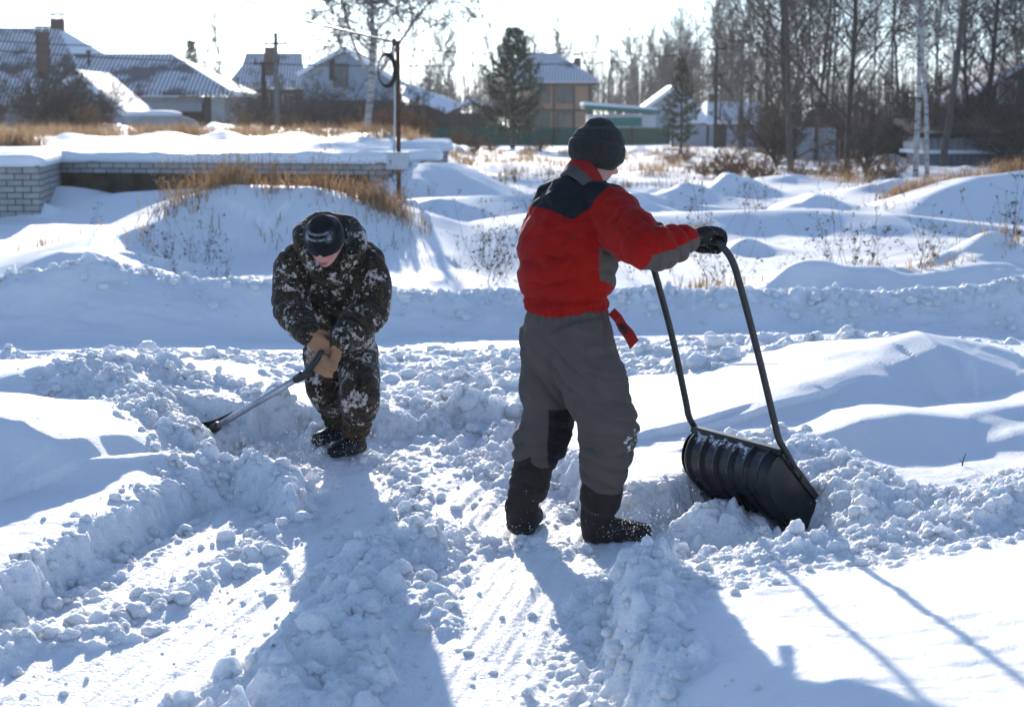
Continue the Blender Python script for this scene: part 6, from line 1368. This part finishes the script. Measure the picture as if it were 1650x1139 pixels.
    cr = [(250, 362, 20.2), (290, 342, 20.8), (350, 312, 21.5), (400, 297, 21.9), (470, 299, 22.1), (545, 301, 22.1), (595, 322, 21.6), (640, 352, 21.1), (670, 372, 20.6)]
    for i in range(len(cr) - 1):
        a = P(*cr[i]); b = P(*cr[i + 1])
        for k in range(34):
            t = g.random(); q = a.lerp(b, t); dens = 1.0 if 2 <= i <= 6 else .4; c_ = (.15 + 1.2 * vnoise(np.array([q.x * 1.9]), np.array([3.3]), 5)[0] ** 1.5); S.append((q.x, q.y + .15 + abs(g.normal(0, .35)), int(22 * dens * c_), .13, (.17 + .24 * g.random()) * (.6 + .7 * c_)))
        for k in range(4):
            q = a.lerp(b, g.random()); S.append((q.x + g.normal(0, .2), q.y - abs(g.normal(.3, .45)), 7, .12, .16 + .15 * g.random()))
    for k in range(60):
        u = 1450 + 260 * g.random(); q = P(u, 300, 29.0 + .8 * g.random()); S.append((q.x, q.y + .3, 26, .18, .22 + .15 * g.random()))
    for k in range(130):
        u = -40 + 760 * g.random(); Y = 56 + 12 * g.random(); S.append((P(u, 210, Y).x, Y, 55, .30, .32 + .25 * g.random()))
    for k in range(150):
        u = 720 + 720 * g.random(); Y = 34 + 60 * g.random(); S.append((P(u, 210, Y).x, Y, 34, .22, .26 + .24 * g.random()))
    for u, v, Y, n, h in ((20, 235, 40, 260, .5), (45, 235, 41, 240, .5), (5, 230, 42, 260, .5), (75, 385, 21.5, 60, .2), (1480, 440, 17.3, 45, .14), (1520, 436, 17.5, 40, .15), (1640, 410, 18, 80, .3), (1130, 445, 17, 60, .15), (1150, 446, 17.1, 60, .18)): S.append((P(u, v, Y).x, Y, n, .25, h))
    grass_blades('dry_grass', S, 'dry tan grass sticking out of the snow on heaps and field', M['grass'])
    # small twig standing in the near snow
    x, y = G(1550, 736, .2); br = [([np.array((0, 0, -.03)), np.array((.006, 0, .025)), np.array((.018, 0, .06))], [.004, .003, .0015]), ([np.array((.004, 0, .012)), np.array((-.012, .0, .03))], [.002, .001])]; o = link('twig', tubes_mesh('twig', br, 5, M['bark_dark']), None, (x, y, gz(x, y))); tag(o, 'small dark twig sticking up from the smooth snow at right', 'twig')
    # ---- far wood as one mass
    rng = np.random.default_rng(9); V = []; F = []; n = 0; br = []
    for i in range(2600):
        Y = 255 + 150 * rng.random(); x = (rng.random() - .42) * .85 * Y; h = 9.5 + 6 * rng.random() ** 1.3; h *= (.8 + .3 * math.sin(x * .03)); z = .4; r = .10 + .06 * rng.random(); l = rng.normal(0, .3); br.append(([np.array((x, Y, z)), np.array((x + l * .5, Y, z + h * .5)), np.array((x + l, Y, z + h))], [r, r * .75, .03]))
        for k in range(9):
            t = .25 + .7 * rng.random(); a = rng.normal(0, 1); L = (1.0 - t * .6) * 2.4; p = np.array((x + l * t, Y, z + h * t)); br.append(([p, p + np.array((a * L * .5, rng.normal(0, .5), L * .7))], [.05, .03]))
    o = link('woodland', tubes_mesh('woodland', br, 3, nmat('far_wood', (.055, .043, .040), (.10, .080, .072), .05, .95))); tag(o, 'distant bare wood closing the view behind the village', 'wood', kind='stuff')

def build_spray():
    g = np.random.default_rng(4); pts = []; rad = []
    for (u, v, Y, sx, sz, n) in ((520, 722, 8.5, .14, .05, 420), (470, 715, 8.6, .12, .04, 160), (560, 715, 8.7, .08, .05, 150), (1045, 845, 6.95, .10, .045, 420), (1000, 850, 6.95, .08, .03, 150), (820, 852, 7.0, .06, .03, 120), (1150, 800, 7.3, .2, .04, 120)):
        c = P(u, v, Y); q = np.column_stack([g.normal(c.x, sx, n), g.normal(Y, sx, n), g.normal(c.z, sz, n)]); zz = ground(q[:, 0], q[:, 1]); q[:, 2] = np.maximum(q[:, 2], zz + .01); pts.append(q); rad.append(.0009 + .0022 * g.random(n) ** 2.5)
    o = scatter_balls('snow_spray', np.vstack(pts), np.concatenate(rad), 1, M['snow'], 1, .2, 8); tag(o, 'fine snow dust kicked up around the boots and shovel', 'snow', kind='stuff')
def build_haze(d):
    mb = MB(); mb.box2((-420, -30, -3), (420, 700, 21)); t = bpy.data.materials.new('winter_air'); t.use_nodes = True; nt = t.node_tree; nt.nodes.remove(nt.nodes['Principled BSDF'])
    v = nt.nodes.new('ShaderNodeVolumePrincipled'); v.inputs['Color'].default_value = (.93, .96, 1, 1); v.inputs['Density'].default_value = d; v.inputs['Anisotropy'].default_value = .3; nt.links.new(v.outputs[0], nt.nodes['Material Output'].inputs['Volume'])
    o = mb.build('haze', t); tag(o, 'thin frosty air', 'haze', kind='stuff')
DENS = .0009
build_terrain(); build_clods(); build_people(); build_buildings(); build_fences(); build_foundation(); build_posts(); build_plants(); build_spray()
build_haze(.0004)
# ================================================================== CAMERA, LIGHT
def setup():
    cam = bpy.data.cameras.new('camera'); co = bpy.data.objects.new('camera', cam); COL.objects.link(co)
    cam.sensor_width = 36; cam.sensor_fit = 'HORIZONTAL'; cam.lens = 36 * FPX / 1650
    co.location = (0, 0, H); co.rotation_euler = (math.pi / 2 - PITCH, 0, 0); cam.clip_end = 3000; cam.clip_start = .1
    cam.dof.use_dof = True; cam.dof.focus_distance = 7.4; cam.dof.aperture_fstop = 4.2
    sc.camera = co
    w = bpy.data.worlds.new('World'); sc.world = w; w.use_nodes = True; nt = w.node_tree
    sky = nt.nodes.new('ShaderNodeTexSky'); sky.sky_type = 'NISHITA'; sky.sun_disc = False
    sky.sun_elevation = SUN_EL; sky.sun_rotation = SUN_AZ
    sky.air_density = 1.0; sky.dust_density = .3; sky.ozone_density = 3.0
    bg = nt.nodes['Background']; bg.inputs['Strength'].default_value = SKY
    hs = nt.nodes.new('ShaderNodeHueSaturation'); hs.inputs['Saturation'].default_value = .62; nt.links.new(sky.outputs[0], hs.inputs['Color'])
    mx = nt.nodes.new('ShaderNodeMix'); mx.data_type = 'RGBA'; mx.blend_type = 'MULTIPLY'; mx.inputs[0].default_value = 1.0
    nt.links.new(hs.outputs[0], mx.inputs[6]); mx.inputs[7].default_value = (.75, .97, 1.28, 1)   # daylight white balance
    nt.links.new(mx.outputs[2], bg.inputs['Color'])
    sl = bpy.data.lights.new('sun', 'SUN'); sl.energy = SUN; sl.angle = R(.6); sl.color = (1.0, .93, .82)
    so = bpy.data.objects.new('sun', sl); COL.objects.link(so)
    d = Vector((math.sin(SUN_AZ) * math.cos(SUN_EL), math.cos(SUN_AZ) * math.cos(SUN_EL), math.sin(SUN_EL)))
    so.rotation_euler = d.to_track_quat('Z', 'Y').to_euler(); so.location = (0, 0, 30)
    sc.view_settings.view_transform = 'Standard'; sc.view_settings.look = 'None'; sc.view_settings.gamma = 1
    sc.view_settings.exposure = EXPO
    sc.cycles.use_denoising = True; sc.cycles.use_adaptive_sampling = True; sc.cycles.adaptive_threshold = .02; sc.cycles.adaptive_min_samples = 24
    sc.cycles.max_bounces = 5; sc.cycles.diffuse_bounces = 3; sc.cycles.volume_bounces = 0; sc.cycles.transparent_max_bounces = 8
    sc.cycles.sample_clamp_indirect = 8
SKY, SUN, EXPO = .116, 4.2, .68
setup()
